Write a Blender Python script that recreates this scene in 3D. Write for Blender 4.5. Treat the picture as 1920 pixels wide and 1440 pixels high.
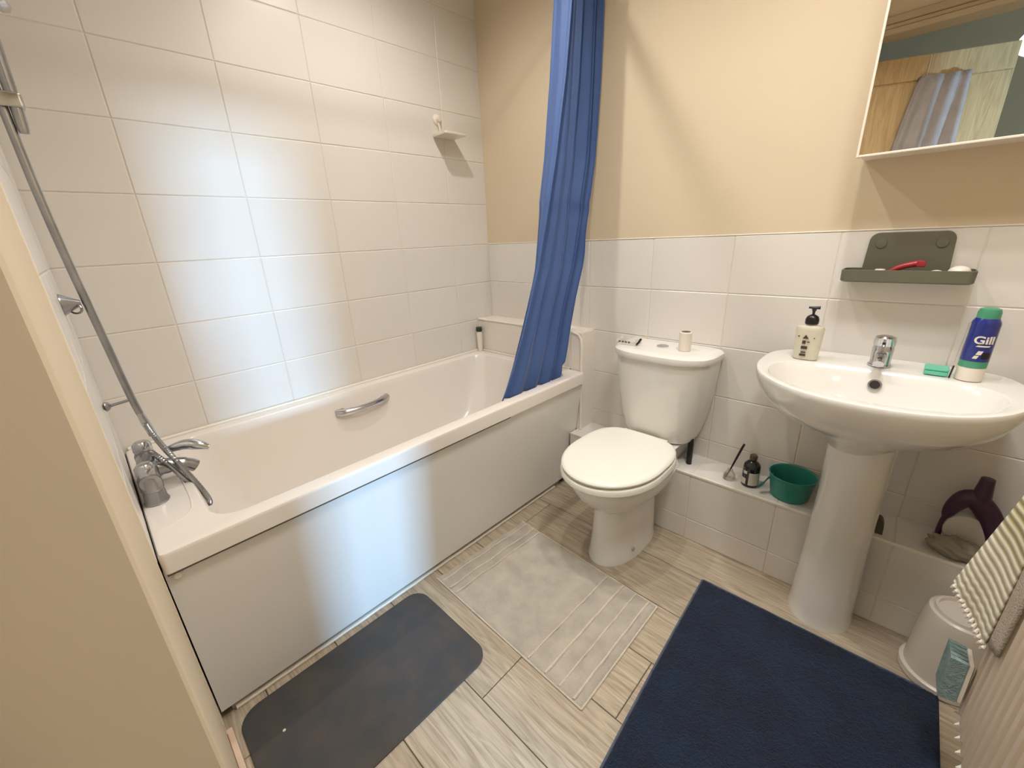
import bpy, bmesh, math, random
from mathutils import Vector, Matrix
random.seed(7)
PI = math.pi
scn = bpy.context.scene
for o in list(bpy.data.objects): bpy.data.objects.remove(o)
col = scn.collection

# ------------------------------------------------------------------ camera
cam_d = bpy.data.cameras.new('camera'); cam = bpy.data.objects.new('camera', cam_d); col.objects.link(cam)
R0 = ((0.71971318, 0.69290088, -0.04360398), (0.20103758, -0.26810787, -0.94217942), (-0.66452752, 0.66933294, -0.33225989))
m = Matrix(((R0[0][0], -R0[1][0], -R0[2][0]), (R0[0][1], -R0[1][1], -R0[2][1]), (R0[0][2], -R0[1][2], -R0[2][2]))).to_4x4()
m.translation = Vector((1.77647833, -1.65223635, 1.20775285)); cam.matrix_world = m
cam_d.sensor_width = 36; cam_d.lens = 36 * 772.945 / 1920; cam_d.clip_start = 0.01
scn.camera = cam
# ------------------------------------------------------------------ world, light, exposure
w = bpy.data.worlds.new('world'); scn.world = w; w.use_nodes = True
w.node_tree.nodes['Background'].inputs[0].default_value = (0.75, 0.82, 1.0, 1)
w.node_tree.nodes['Background'].inputs[1].default_value = 0.3
scn.view_settings.view_transform = 'Standard'; scn.view_settings.look = 'None'
scn.view_settings.gamma = 1; scn.view_settings.use_curve_mapping = False
scn.view_settings.exposure = 0.0
SPOT_POWER = 22.5; SPOT_COL = (1.0, 0.97, 0.92); FILL_POWER = 8.5; FILL_COL = (0.98, 0.99, 1.0)
SPOTS = [(0.55, -0.72, 2.36, 1.25), (1.07, -0.74, 2.36, 1.0), (1.58, -0.60, 2.36, 1.05)]
DAY_POWER = 500; DAY_COL = (0.34, 0.64, 1.0)

# ------------------------------------------------------------------ materials
def lin(c):
    return tuple(((x / 255) / 12.92 if x / 255 <= 0.04045 else ((x / 255 + 0.055) / 1.055) ** 2.4) for x in c)
def mat(name, c, rough=0.5, metal=0.0, var=0.0, vscale=8, bump=0.0, bscale=60, coat=0.0, trans=0.0, ior=1.5, emit=0, rnd=0.0, alpha=1.0, sheen=0, sub=0, c2=None):
    M = bpy.data.materials.new(name); M.use_nodes = True; nt = M.node_tree; N = nt.nodes; L = nt.links
    b = N['Principled BSDF']; c = lin(c) + (1,)
    b.inputs['Base Color'].default_value = c; b.inputs['Roughness'].default_value = rough; b.inputs['Metallic'].default_value = metal
    b.inputs['Coat Weight'].default_value = coat; b.inputs['Coat Roughness'].default_value = 0.06
    b.inputs['Transmission Weight'].default_value = trans; b.inputs['IOR'].default_value = ior
    b.inputs['Sheen Weight'].default_value = sheen; b.inputs['Alpha'].default_value = alpha
    if emit: b.inputs['Emission Color'].default_value = c; b.inputs['Emission Strength'].default_value = emit
    tc = N.new('ShaderNodeTexCoord')
    src = None
    if var:
        n = N.new('ShaderNodeTexNoise'); n.inputs['Scale'].default_value = vscale; n.inputs['Detail'].default_value = 6
        L.new(tc.outputs['Object'], n.inputs['Vector'])
        r = N.new('ShaderNodeValToRGB'); r.color_ramp.elements[0].position = 0.35; r.color_ramp.elements[1].position = 0.65
        d = tuple(max(0, x * (1 - var)) for x in c[:3]) + (1,)
        r.color_ramp.elements[0].color = (lin(c2) + (1,)) if c2 else d; r.color_ramp.elements[1].color = c
        L.new(n.outputs['Fac'], r.inputs['Fac']); src = r.outputs['Color']
        L.new(src, b.inputs['Base Color'])
    if rnd:
        oi = N.new('ShaderNodeObjectInfo'); mr = N.new('ShaderNodeMapRange'); mr.inputs['To Min'].default_value = 1 - rnd; mr.inputs['To Max'].default_value = 1.0
        L.new(oi.outputs['Random'], mr.inputs['Value'])
        hs = N.new('ShaderNodeHueSaturation'); L.new(mr.outputs[0], hs.inputs['Value'])
        if src: L.new(src, hs.inputs['Color'])
        else: hs.inputs['Color'].default_value = c
        L.new(hs.outputs['Color'], b.inputs['Base Color'])
    if bump:
        n2 = N.new('ShaderNodeTexNoise'); n2.inputs['Scale'].default_value = bscale; n2.inputs['Detail'].default_value = 4
        L.new(tc.outputs['Object'], n2.inputs['Vector'])
        bp = N.new('ShaderNodeBump'); bp.inputs['Strength'].default_value = bump; bp.inputs['Distance'].default_value = 0.01
        L.new(n2.outputs['Fac'], bp.inputs['Height']); L.new(bp.outputs['Normal'], b.inputs['Normal'])
    return M
def wood(name, c1, c2, sc=(1.5, 22, 1), rough=0.45, rnd=0.1, dist=2.5):
    M = bpy.data.materials.new(name); M.use_nodes = True; nt = M.node_tree; N = nt.nodes; L = nt.links; b = N['Principled BSDF']
    tc = N.new('ShaderNodeTexCoord'); mp = N.new('ShaderNodeMapping'); mp.inputs['Scale'].default_value = sc
    oi = N.new('ShaderNodeObjectInfo'); va = N.new('ShaderNodeVectorMath'); va.operation = 'ADD'
    sc_ = N.new('ShaderNodeVectorMath'); sc_.operation = 'SCALE'; sc_.inputs[0].default_value = (9, 5, 3)
    L.new(oi.outputs['Random'], sc_.inputs['Scale']); L.new(tc.outputs['Object'], va.inputs[0]); L.new(sc_.outputs[0], va.inputs[1])
    L.new(va.outputs[0], mp.inputs['Vector'])
    n = N.new('ShaderNodeTexNoise'); n.inputs['Scale'].default_value = 3; n.inputs['Detail'].default_value = 8; n.inputs['Distortion'].default_value = dist
    L.new(mp.outputs[0], n.inputs['Vector'])
    r = N.new('ShaderNodeValToRGB'); r.color_ramp.elements[0].position = 0.3; r.color_ramp.elements[1].position = 0.7
    r.color_ramp.elements[0].color = lin(c1) + (1,); r.color_ramp.elements[1].color = lin(c2) + (1,)
    L.new(n.outputs['Fac'], r.inputs['Fac'])
    mr = N.new('ShaderNodeMapRange'); mr.inputs['To Min'].default_value = 1 - rnd; mr.inputs['To Max'].default_value = 1.0
    L.new(oi.outputs['Random'], mr.inputs['Value'])
    hs = N.new('ShaderNodeHueSaturation'); L.new(r.outputs[0], hs.inputs['Color']); L.new(mr.outputs[0], hs.inputs['Value'])
    L.new(hs.outputs[0], b.inputs['Base Color']); b.inputs['Roughness'].default_value = rough
    bp = N.new('ShaderNodeBump'); bp.inputs['Strength'].default_value = 0.15; bp.inputs['Distance'].default_value = 0.002
    L.new(n.outputs['Fac'], bp.inputs['Height']); L.new(bp.outputs[0], b.inputs['Normal'])
    return M
PLASTER = mat('cream_paint', (218, 200, 172), 0.75, var=0.03, vscale=3, bump=0.012, bscale=120)
CREAM = mat('cream_trim_paint', (232, 214, 184), 0.5, var=0.03, vscale=6)
MOULD = mat('stone_coloured_moulding', (188, 170, 142), 0.6, var=0.05, vscale=12)
SKIRT = mat('pinkish_skirting_paint', (228, 200, 176), 0.4, var=0.08, vscale=25)
CEIL = mat('ceiling_paint', (232, 229, 224), 0.85, var=0.02)
TILE = mat('white_tile', (230, 224, 216), 0.30, var=0.02, vscale=4, coat=0.0, rnd=0.03, bump=0.02, bscale=14)
GROUT = mat('grout', (226, 214, 198), 0.8, var=0.06, vscale=40)
TRIMW = mat('white_plastic_trim', (240, 232, 218), 0.35, var=0.02)
ACRYL = mat('white_acrylic', (236, 228, 219), 0.2, var=0.015, vscale=3, coat=0.2)
PANEL = mat('satin_bath_panel', (240, 236, 230), 0.38, var=0.03, vscale=2)
PLINTH = mat('grey_plinth', (168, 160, 150), 0.5, var=0.1)
CERAM = mat('white_ceramic', (236, 232, 225), 0.12, var=0.015, vscale=3, coat=0.4)
SEATM = mat('white_seat_plastic', (246, 244, 232), 0.22, var=0.01)
CHROME = mat('chrome', (205, 206, 210), 0.16, 1.0, var=0.1, vscale=30)
DCHROME = mat('dull_chrome', (172, 172, 174), 0.28, 1.0, var=0.2, vscale=20)
DARK = mat('dark_hole', (40, 34, 30), 0.6, var=0.2)
FLOORP = wood('grey_oak_vinyl', (162, 145, 123), (210, 194, 170), (1.2, 16, 1), 0.5, 0.12)
SUBFL = mat('subfloor', (96, 84, 70), 0.8, var=0.2)
OAK = wood('honey_oak', (186, 154, 106), (212, 184, 136), (14, 14, 1.2), 0.5, 0.06)
RUBBER = mat('charcoal_rubber', (66, 67, 69), 0.8, var=0.3, vscale=13, c2=(80, 74, 70), bump=0.15, bscale=120)
def mottled(name, cs, sc, rough, bump, bs, sheen=0.3):
    M = mat(name, cs[0], rough, var=0.1, vscale=sc, bump=bump, bscale=bs, sheen=sheen, c2=cs[1]); return M
TOWELM = mottled('taupe_towel', ((206, 196, 180), (188, 178, 164)), 16, 0.95, 0.6, 260)
TOWELB = mottled('pale_towel_band', ((228, 216, 198), (212, 200, 184)), 30, 0.9, 0.4, 200)
NAVY = mottled('navy_pile', ((20, 42, 70), (24, 31, 56)), 9, 1.0, 1.0, 240, 0.06)
NAVYE = mottled('navy_hem', ((92, 100, 116), (70, 80, 104)), 30, 0.9, 0.3, 200, 0.1)
BLUEF = mat('blue_curtain_fabric', (70, 99, 156), 0.6, var=0.1, vscale=5, sheen=0.15, bump=0.08, bscale=300)
PLASTW = mat('white_plastic', (236, 226, 212), 0.3, var=0.02)
CLEAR = mat('clear_plastic', (240, 238, 228), 0.08, trans=0.85, ior=1.3, alpha=0.55, var=0.02)
SOAPL = mat('cream_soap_liquid', (240, 234, 214), 0.15, trans=0.35, var=0.03)
INK = mat('dark_ink', (70, 56, 50), 0.6, var=0.1)
BLACK = mat('black_plastic', (24, 20, 24), 0.3, var=0.1)
BLACKG = mat('black_green_glass', (26, 34, 28), 0.12, var=0.1, coat=0.5)
LABELW = mat('pale_label', (214, 208, 200), 0.5, var=0.05)
OLIVE = mat('olive_grey_plastic', (104, 102, 84), 0.45, var=0.06)
RED = mat('red_plastic', (166, 44, 50), 0.35, var=0.1)
TEAL = mat('teal_plastic', (50, 136, 122), 0.35, var=0.06)
MINT = mat('mint_plastic', (104, 200, 170), 0.3, var=0.05)
CANB = mat('royal_blue_can', (30, 46, 132), 0.22, var=0.1, coat=0.4)
CANG = mat('green_can_band', (76, 156, 120), 0.3, var=0.08)
GREENC = mat('dark_green_cap', (40, 62, 40), 0.35, var=0.1)
PURPLE = mat('dark_purple_plastic', (72, 44, 70), 0.35, var=0.12)
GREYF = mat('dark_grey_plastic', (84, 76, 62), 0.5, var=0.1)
RADM = mat('white_radiator_enamel', (222, 204, 184), 0.35, var=0.02)
RAD_LIT = mat('lit_radiator_enamel', (246, 240, 228), 0.3, var=0.01)  # lighter copy of the radiator enamel, paints light caught on flute ends
STRIPE = None
MIRROR = mat('mirror_glass', (235, 232, 226), 0.01, 1.0, var=0.01)
GTOWEL = mat('grey_towel_cloth', (170, 162, 158), 0.9, var=0.12, vscale=18, bump=0.4, bscale=220, sheen=0.4)
BEIGEF = mat('beige_flannel', (196, 182, 164), 0.95, var=0.1, vscale=40, bump=0.6, bscale=260)
TEALBR = mat('grey_teal_bristle', (150, 174, 172), 0.9, var=0.3, vscale=120, bump=0.5, bscale=300)
GLOW = mat('lamp_glow', (255, 236, 200), 0.5, emit=14)
HALL = mat('hall_paint', (150, 128, 96), 0.85, var=0.05)

# ------------------------------------------------------------------ helpers
def link(o, parent=None):
    col.objects.link(o)
    if parent is not None:
        o.parent = parent
        o.matrix_parent_inverse = parent.matrix_world.inverted() if parent.type != 'X' else Matrix()
    return o
def obj(name, bm, m, parent=None, smooth=True, label=None, kind=None):
    if smooth:
        for f in bm.faces: f.smooth = True
        for e in bm.edges:
            if len(e.link_faces) == 2 and e.calc_face_angle(0) > math.radians(38): e.smooth = False
    me = bpy.data.meshes.new(name); bm.to_mesh(me); bm.free()
    for mm in (m if isinstance(m, (list, tuple)) else [m]): me.materials.append(mm)
    o = bpy.data.objects.new(name, me); link(o, parent)
    if smooth: o.modifiers.new('w', 'WEIGHTED_NORMAL').keep_sharp = True
    if label: o['label'] = label
    if kind: o['kind'] = kind
    return o
def tag(o, label=None, cat=None, group=None, kind=None):
    if label: o['label'] = label
    if cat: o['category'] = cat
    if group: o['group'] = group
    if kind: o['kind'] = kind
    return o
def thing(name, label, cat, loc=(0, 0, 0), group=None):
    o = bpy.data.objects.new(name, None); o.empty_display_size = 0.05; o.location = loc; col.objects.link(o)
    bpy.context.view_layer.update()
    return tag(o, label, cat, group)
def structure(name, loc=(0, 0, 0)):
    o = bpy.data.objects.new(name, None); o.location = loc; col.objects.link(o); o['kind'] = 'structure'; bpy.context.view_layer.update(); return o
def box(bm, x0, x1, y0, y1, z0, z1, bev=0, seg=1, M=None):
    r = bmesh.ops.create_cube(bm, size=1); vs = r['verts']
    for v in vs:
        v.co = Vector(((x0 + x1) / 2 + v.co.x * (x1 - x0), (y0 + y1) / 2 + v.co.y * (y1 - y0), (z0 + z1) / 2 + v.co.z * (z1 - z0)))
    if bev:
        es = set(e for v in vs for e in v.link_edges)
        r = bmesh.ops.bevel(bm, geom=list(es), offset=bev, segments=seg, affect='EDGES', profile=0.5)
        vs = list(set(v for f in r['faces'] for v in f.verts) | set(v for v in vs if v.is_valid))
    if M is not None:
        for v in set(vs): v.co = M @ v.co
    return bm
def B(): return bmesh.new()
def mbox(*a, **k): return box(B(), *a, **k)
def ring(bm, pts): return [bm.verts.new(p) for p in pts]
def loft(bm, rings, cap0=True, cap1=True, closed=True):
    rs = [ring(bm, r) for r in rings]
    n = len(rs[0])
    for a, b in zip(rs, rs[1:]):
        for i in range(n if closed else n - 1):
            j = (i + 1) % n
            bm.faces.new((a[i], a[j], b[j], b[i]))
    if cap0: bm.faces.new(list(reversed(rs[0])))
    if cap1: bm.faces.new(rs[-1])
    bmesh.ops.recalc_face_normals(bm, faces=bm.faces[:])
    return rs
def lathe(prof, n=28, at=(0, 0, 0), cap=True, M=None):
    bm = B(); rings = []
    for r, z in prof: rings.append([(at[0] + r * math.cos(2 * PI * i / n), at[1] + r * math.sin(2 * PI * i / n), at[2] + z) for i in range(n)])
    loft(bm, rings, cap, cap)
    if M is not None: bmesh.ops.transform(bm, matrix=M, verts=bm.verts[:])
    return bm
def smooth_path(pts, n=8):
    P = [Vector(p) for p in pts]; out = []
    for i in range(len(P) - 1):
        p0 = P[max(i - 1, 0)]; p1 = P[i]; p2 = P[i + 1]; p3 = P[min(i + 2, len(P) - 1)]
        for k in range(n):
            t = k / n
            out.append(0.5 * ((2 * p1) + (-p0 + p2) * t + (2 * p0 - 5 * p1 + 4 * p2 - p3) * t * t + (-p0 + 3 * p1 - 3 * p2 + p3) * t ** 3))
    out.append(P[-1]); return out
def tube(bm, pts, r, n=12, cap=True):
    P = [Vector(p) for p in pts]; rings = []
    T0 = (P[1] - P[0]).normalized(); up = Vector((0, 0, 1)) if abs(T0.z) < 0.9 else Vector((1, 0, 0)); u = T0.cross(up).normalized()
    for i, p in enumerate(P):
        T = (P[min(i + 1, len(P) - 1)] - P[max(i - 1, 0)]).normalized()
        u = (u - T * u.dot(T)).normalized(); v = T.cross(u); rr = r[i] if isinstance(r, (list, tuple)) else r
        rings.append([p + rr * (math.cos(2 * PI * k / n) * u + math.sin(2 * PI * k / n) * v) for k in range(n)])
    loft(bm, rings, cap, cap); return bm
def se(cx, cy, a, bf, bb, nf=2.0, nb=2.0, n=48, z=0, ymax=None):
    """outline in the xy plane, half width a, reach bf towards -y and bb towards +y"""
    out = []
    for i in range(n):
        t = 2 * PI * i / n; c, s = math.cos(t), math.sin(t)
        e = nf if s < 0 else nb
        x = cx + a * math.copysign(abs(c) ** (2 / e), c); y = cy + (bf if s < 0 else bb) * math.copysign(abs(s) ** (2 / e), s)
        if ymax is not None: y = min(y, ymax)
        out.append((x, y, z))
    return out
def rrect(x0, x1, y0, y1, r, z, n=5):
    out = []
    for cx, cy, a0 in ((x1 - r, y1 - r, 0), (x0 + r, y1 - r, 90), (x0 + r, y0 + r, 180), (x1 - r, y0 + r, 270)):
        for k in range(n + 1):
            a = math.radians(a0 + 90 * k / n); out.append((cx + r * math.cos(a), cy + r * math.sin(a), z))
    return out

# ------------------------------------------------------------------ room shell
RX = 2.13; FY = -1.697; CZ = 2.40; TT = 0.008; G = 0.0022
TOPZ = 1.184; RH = 0.20; RIM = 0.61
rowz = [TOPZ - 0.2 * k for k in range(6)] + [0.0]              # 1.184 ... 0.184
tile_cache = {}
def tile_mesh(w_, h_, t=TT):
    key = (round(w_, 4), round(h_, 4), t)
    if key in tile_cache: return tile_cache[key]
    bm = B(); b = 0.0022
    a = [(-w_ / 2, 0, -h_ / 2), (w_ / 2, 0, -h_ / 2), (w_ / 2, 0, h_ / 2), (-w_ / 2, 0, h_ / 2)]
    mid = [(x, -(t - 0.0015), z) for x, y, z in a]
    fr = [(x - math.copysign(b, x), -t, z - math.copysign(b, z)) for x, y, z in a]
    loft(bm, [a, mid, fr], False, True)
    for f in bm.faces: f.smooth = False
    me = bpy.data.meshes.new('tile'); bm.to_mesh(me); bm.free(); me.materials.append(TILE); tile_cache[key] = me; return me
def put_tile(parent, a0, a1, z0, z1, face, val, horiz=False):
    """face 'y': normal -y at y=val; 'x': normal +x at x=val; 'f': normal +y; 'z': top face"""
    w_ = a1 - a0 - G; h_ = z1 - z0 - G
    if w_ < 0.006 or h_ < 0.006: return
    o = bpy.data.objects.new('tile', tile_mesh(w_, h_)); ac = (a0 + a1) / 2; zc = (z0 + z1) / 2
    if face == 'y': o.matrix_world = Matrix.Translation((ac, val, zc))
    elif face == 'x': o.matrix_world = Matrix.Translation((val, ac, zc)) @ Matrix.Rotation(PI / 2, 4, 'Z')
    elif face == 'f': o.matrix_world = Matrix.Translation((ac, val, zc)) @ Matrix.Rotation(PI, 4, 'Z')
    elif face == 'z': o.matrix_world = Matrix.Translation((ac, zc, val)) @ Matrix.Rotation(-PI / 2, 4, 'X')
    j = 0.0006
    o.matrix_world = o.matrix_world @ Matrix.Rotation(random.uniform(-.002, .002), 4, 'Z') @ Matrix.Rotation(random.uniform(-.002, .002), 4, 'X')
    M_ = o.matrix_world.copy(); col.objects.link(o); o.parent = parent; o.matrix_world = M_

def cuts(a, b, origin, step=0.3):
    ks = [a]; k = math.ceil((a - origin) / step + 1e-6)
    while origin + k * step < b - 1e-4: ks.append(origin + k * step); k += 1
    return ks + [b]

# floor: subfloor slab + planks laid along x
fl = obj('floor', mbox(-0.1, 4.8, -3.3, 0.1, -0.06, -0.004), SUBFL, smooth=False, kind='structure')
PW = 0.205
def plank(x0, x1, y0, y1):
    bm = B(); g = 0.0012; b = 0.0015; z = 0.0
    a = [(x0 + g, y0 + g, -0.004), (x1 - g, y0 + g, -0.004), (x1 - g, y1 - g, -0.004), (x0 + g, y1 - g, -0.004)]
    mid = [(x, y, z - 0.0012) for x, y, _ in a]
    top = [(a[0][0] + b, a[0][1] + b, z), (a[1][0] - b, a[1][1] + b, z), (a[2][0] - b, a[2][1] - b, z), (a[3][0] + b, a[3][1] - b, z)]
    loft(bm, [a, mid, top], False, True); obj('plank', bm, FLOORP, fl, smooth=False)
first = -1.175
joint_x = {0: 1.127, 1: 1.427, -1: 0.83, -2: 1.25, 2: 0.95, 3: 1.62, 4: 1.10, 5: 1.5}
for k in range(-10, 6):
    y0 = first + PW * k; y1 = min(y0 + PW, 0.0)
    if y0 > -0.02: continue
    jx = joint_x.get(k, 0.7 + (k * 37 % 60) / 100); xs = [0.0 if y0 > -1.8 else 0.3]
    xx = jx - 0.91
    while xx <= xs[0] + 0.02: xx += 0.91
    xend = RX if y0 > -1.8 else 3.3
    while xx < xend - 0.02: xs.append(xx); xx += 0.91
    xs.append(xend)
    for a, b in zip(xs, xs[1:]): plank(a, b, y0, y1)

# left wall
wl = obj('wall_left', mbox(-0.10, 0.0062, -1.80, 0.10, 0, CZ), GROUT, smooth=False, kind='structure')
rows_all = [0.584] + [0.784 + 0.2 * i for i in range(8)] + [CZ]
for i, (z0, z1) in enumerate(zip(rows_all, rows_all[1:])):
    c = cuts(-1.697, -0.0, -0.254)
    for a, b in zip(c, c[1:]): put_tile(wl, a, b, max(z0, RIM - 0.02), z1, 'x', 0.0)
# back wall
wb = obj('wall_back', mbox(-0.10, RX + 0.1, -0.0062, 0.10, 0, CZ), GROUT, smooth=False, kind='structure')
obj('plaster', mbox(0.0, RX, -0.0072, 0.001, TOPZ + 0.001, CZ), PLASTER, wb, smooth=False)
cb = cuts(0.008, RX, 0.076)
rws = [1.184, 0.984, 0.784, 0.584, 0.384, 0.300]
for z1, z0 in zip(rws, rws[1:]):
    for a, b in zip(cb, cb[1:]):
        if b <= 0.71 and z1 < 0.79: continue
        put_tile(wb, a, b, z0, z1, 'y', 0.0)
obj('tile_edge_strip', mbox(0.008, RX, -0.0095, 0.0, TOPZ, TOPZ + 0.004, bev=0.001), TRIMW, wb, smooth=False, label='thin white strip along top of the tiling')
# end wall at the taps: tiled over the bath, painted beyond
wf = obj('wall_front', mbox(-0.10, 1.30, -1.80, FY + 0.0055, 0, CZ), GROUT, smooth=False, kind='structure')
for i, (z0, z1) in enumerate(zip(rows_all, rows_all[1:])):
    for a, b in ((0.008, 0.26), (0.26, 0.56), (0.56, 0.732)): put_tile(wf, a, b, max(z0, RIM - 0.02), z1, 'f', FY)
obj('plaster', mbox(0.752, 1.30, FY - 0.001, FY + 0.006, 0, CZ), PLASTER, wf, smooth=False)
obj('corner_bead', mbox(0.738, 0.756, FY - 0.001, FY + 0.0075, 0.0, CZ, bev=0.002, seg=2), CREAM, wf, label='cream painted bead between the tiles and the paint')
sk = obj('baseboard_front', mbox(0.745, 1.30, FY + 0.0065, FY + 0.020, 0.0, 0.075, bev=0.003, seg=2), SKIRT, kind='structure')
# right wall and doorway behind the camera
OY0, OY1 = -1.355, -1.165
wr = obj('wall_right', mbox(RX, RX + 0.1, OY1, 0.10, 0, CZ), PLASTER, smooth=False, kind='structure')
obj('plaster', mbox(RX, RX + 0.1, -1.80, OY0, 0, CZ), PLASTER, wr, smooth=False)
obj('plaster', mbox(RX, RX + 0.1, OY0, OY1, 1.20, CZ), PLASTER, wr, smooth=False)
cr = [-0.42, -0.12, -0.008]
obj('lintel', mbox(1.30, RX, -1.80, FY, 2.06, CZ), PLASTER, wf, smooth=False)
ce = obj('ceiling', mbox(-0.1, 4.8, -3.3, 0.1, CZ, CZ + 0.06), CEIL, smooth=False, kind='structure')
# door frame seen in the mirror
tr = structure('trim_1')
obj('jamb', mbox(1.30, 1.328, -1.81, FY + 0.0160, 0, 2.05, bev=0.003), PLASTER, tr)
obj('jamb', mbox(2.085, RX - 0.001, -1.81, FY + 0.006, 0, 2.05, bev=0.003), CREAM, tr)
for k, (z0, z1, d) in enumerate(((2.05, 2.075, 0.016), (2.075, 2.095, 0.01), (2.095, 2.125, 0.02))):
    obj('head_moulding', mbox(1.30, RX - 0.001, FY - 0.11, FY + d, z0, z1, bev=0.003), MOULD, tr)
# hall shell
wh = structure('wall_hall')
obj('hall_panel', mbox(0.3, 4.7, -3.2, -3.1, 0, CZ), HALL, wh, smooth=False)
obj('hall_panel', mbox(0.2, 0.3, -3.2, -1.80, 0, CZ), HALL, wh, smooth=False)
obj('hall_panel', mbox(RX + 0.1, 4.7, -0.80, -0.70, 0, CZ), HALL, wh, smooth=False)
LX = 4.60; WY0, WY1, WZ0, WZ1 = -1.51, -1.21, 0.30, 1.15
for a in ((-3.2, WY0, 0, CZ), (WY1, -0.70, 0, CZ), (WY0, WY1, WZ1, CZ), (WY0, WY1, 0, WZ0)):
    obj('hall_panel', mbox(LX, LX + 0.1, a[0], a[1], a[2], a[3]), HALL, wh, smooth=False)
wn = structure('window_1', (LX + 0.05, -1.36, 0.72))
fb = B()
for a in ((WY0, WY0 + .02, WZ0, WZ1), (WY1 - .02, WY1, WZ0, WZ1), (WY0, WY1, WZ0, WZ0 + .03), (WY0, WY1, WZ1 - .03, WZ1)): box(fb, LX + .02, LX + .07, *a)
obj('window_frame', fb, TRIMW, wn, smooth=False)
ld = bpy.data.lights.new('daylight', 'AREA'); ld.shape = 'RECTANGLE'; ld.size = 0.28; ld.size_y = 0.82; ld.energy = DAY_POWER; ld.color = DAY_COL
lo = bpy.data.objects.new('daylight', ld); col.objects.link(lo)
lo.matrix_world = Matrix.Translation((LX + 0.02, -1.36, 0.725)) @ (Vector((-1, 0, 0)).to_track_quat('-Z', 'Z').to_matrix().to_4x4())

# door leaf, hinged on the jamb and swung into the hall
dr = structure('door_1', (1.345, -1.80, 0))
ang = math.atan2(-0.24, 0.56)
Dm = Matrix.Translation((1.345, -1.80, 0)) @ Matrix.Rotation(ang, 4, 'Z')
def dpart(name, m, x0, x1, y0, y1, z0, z1, bev=0.003, **k):
    bm = mbox(x0, x1, y0, y1, z0, z1, bev=bev); bmesh.ops.transform(bm, matrix=Dm, verts=bm.verts[:]); return obj(name, bm, m, dr, **k)
DW = 0.60
dpart('core', OAK, 0.0, DW, -0.030, -0.006, 0.01, 1.985)
for x0, x1 in ((0.003, 0.262), (0.268, DW - 0.003)):
    dpart('door_panel', OAK, x0, x1, -0.008, 0.0, 1.875, 1.983)
    dpart('door_panel', OAK, x0, x1, -0.008, 0.0, 0.02, 1.869)
dpart('edge_lipping', CREAM, 0.262, 0.268, -0.006, 0.003, 1.875, 1.98, label='pale strip between the two upper panels')
for z in (0.25, 1.0, 1.76): dpart('hinge', BLACK, -0.014, 0.010, -0.012, 0.004, z, z + 0.10, bev=0.002)
for x in (0.235, 0.42): dpart('coat_hook', DCHROME, x - 0.006, x + 0.006, 0.0, 0.03, 1.865, 1.885)
# towel on the door
tw = thing('hanging_towel', 'grey towel hanging on the oak door seen in the cabinet mirror', 'towel', tuple(Dm @ Vector((0.33, 0.03, 1.3))))
bm = B(); nx, nz = 36, 26; g = []
for j in range(nz + 1):
    t = j / nz; z = 1.885 - t * 0.80; row = []
    xl = 0.235 - 0.10 * t ** 0.7; xr = 0.425 + 0.01 * t
    for i in range(nx + 1):
        s = i / nx; x = xl + (xr - xl) * s
        y = 0.024 + 0.016 * math.sin(s * 21 + 1.2 * t) * (0.35 + t) + 0.008 * math.sin(s * 9 - t * 2)
        row.append(bm.verts.new(Dm @ Vector((x, max(y, 0.008), z))))
    g.append(row)
for j in range(nz):
    for i in range(nx): bm.faces.new((g[j][i], g[j][i + 1], g[j + 1][i + 1], g[j + 1][i]))
bmesh.ops.recalc_face_normals(bm, faces=bm.faces[:])
o = obj('cloth', bm, GTOWEL, tw); md = o.modifiers.new('s', 'SOLIDIFY'); md.thickness = 0.005; md.offset = 0
bm = B()
for s in (0.0, 1.0):
    pts = [Dm @ Vector((0.235 - 0.10 * t ** 0.7 + 0.003 if s == 0 else 0.425 + 0.01 * t - 0.002, 0.034, 1.885 - t * 0.8)) for t in [k / 12 for k in range(13)]]
    tube(bm, pts, 0.004, 6)
obj('hem', bm, GTOWEL, tw)

# boxed ledge along the back wall (tiled), and upstand behind the bath
BT = 0.305; BYF = -0.175
lg = obj('trim_2', mbox(0.692, RX, BYF + 0.0018, -0.007, 0, BT - 0.0018), GROUT, smooth=False, kind='structure')
bc = [0.692, 0.976, 1.276, 1.571, 1.874, RX]
for a, b in zip(bc, bc[1:]):
    put_tile(lg, a, b, 0.100, BT - 0.001, 'y', BYF + 0.008)
    put_tile(lg, a, b, 0.002, 0.100, 'y', BYF + 0.008)
    put_tile(lg, a, b, BYF + 0.004, -0.006, 'z', BT - 0.008)
obj('edge_bead', mbox(0.692, RX, BYF - 0.002, BYF + 0.004, BT - 0.008, BT + 0.0015, bev=0.0015), TRIMW, lg, label='white plastic bead on the front edge of the ledge')
up = obj('trim_3', mbox(0.009, 0.654, -0.118, -0.0005, RIM - 0.0, 0.785), ACRYL, smooth=False, kind='structure')
obj('side_board', mbox(0.655, 0.712, -0.118, -0.0005, BT, 0.785), ACRYL, up, smooth=False)
bm = B(); arc = [(0.012, -0.116, 0.787), (0.35, -0.116, 0.787), (0.66, -0.116, 0.787), (0.695, -0.116, 0.780), (0.709, -0.116, 0.762), (0.712, -0.116, 0.73), (0.712, -0.116, 0.5), (0.712, -0.116, BT + 0.004)]
tube(bm, arc, 0.0065, 8); obj('seal_bead', bm, TRIMW, up, label='white sealing bead')
bm = mbox(0.009, 0.705, -0.118, -0.0005, 0.785, 0.789, bev=0.001); obj('ledge_cap', bm, TRIMW, up)

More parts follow.
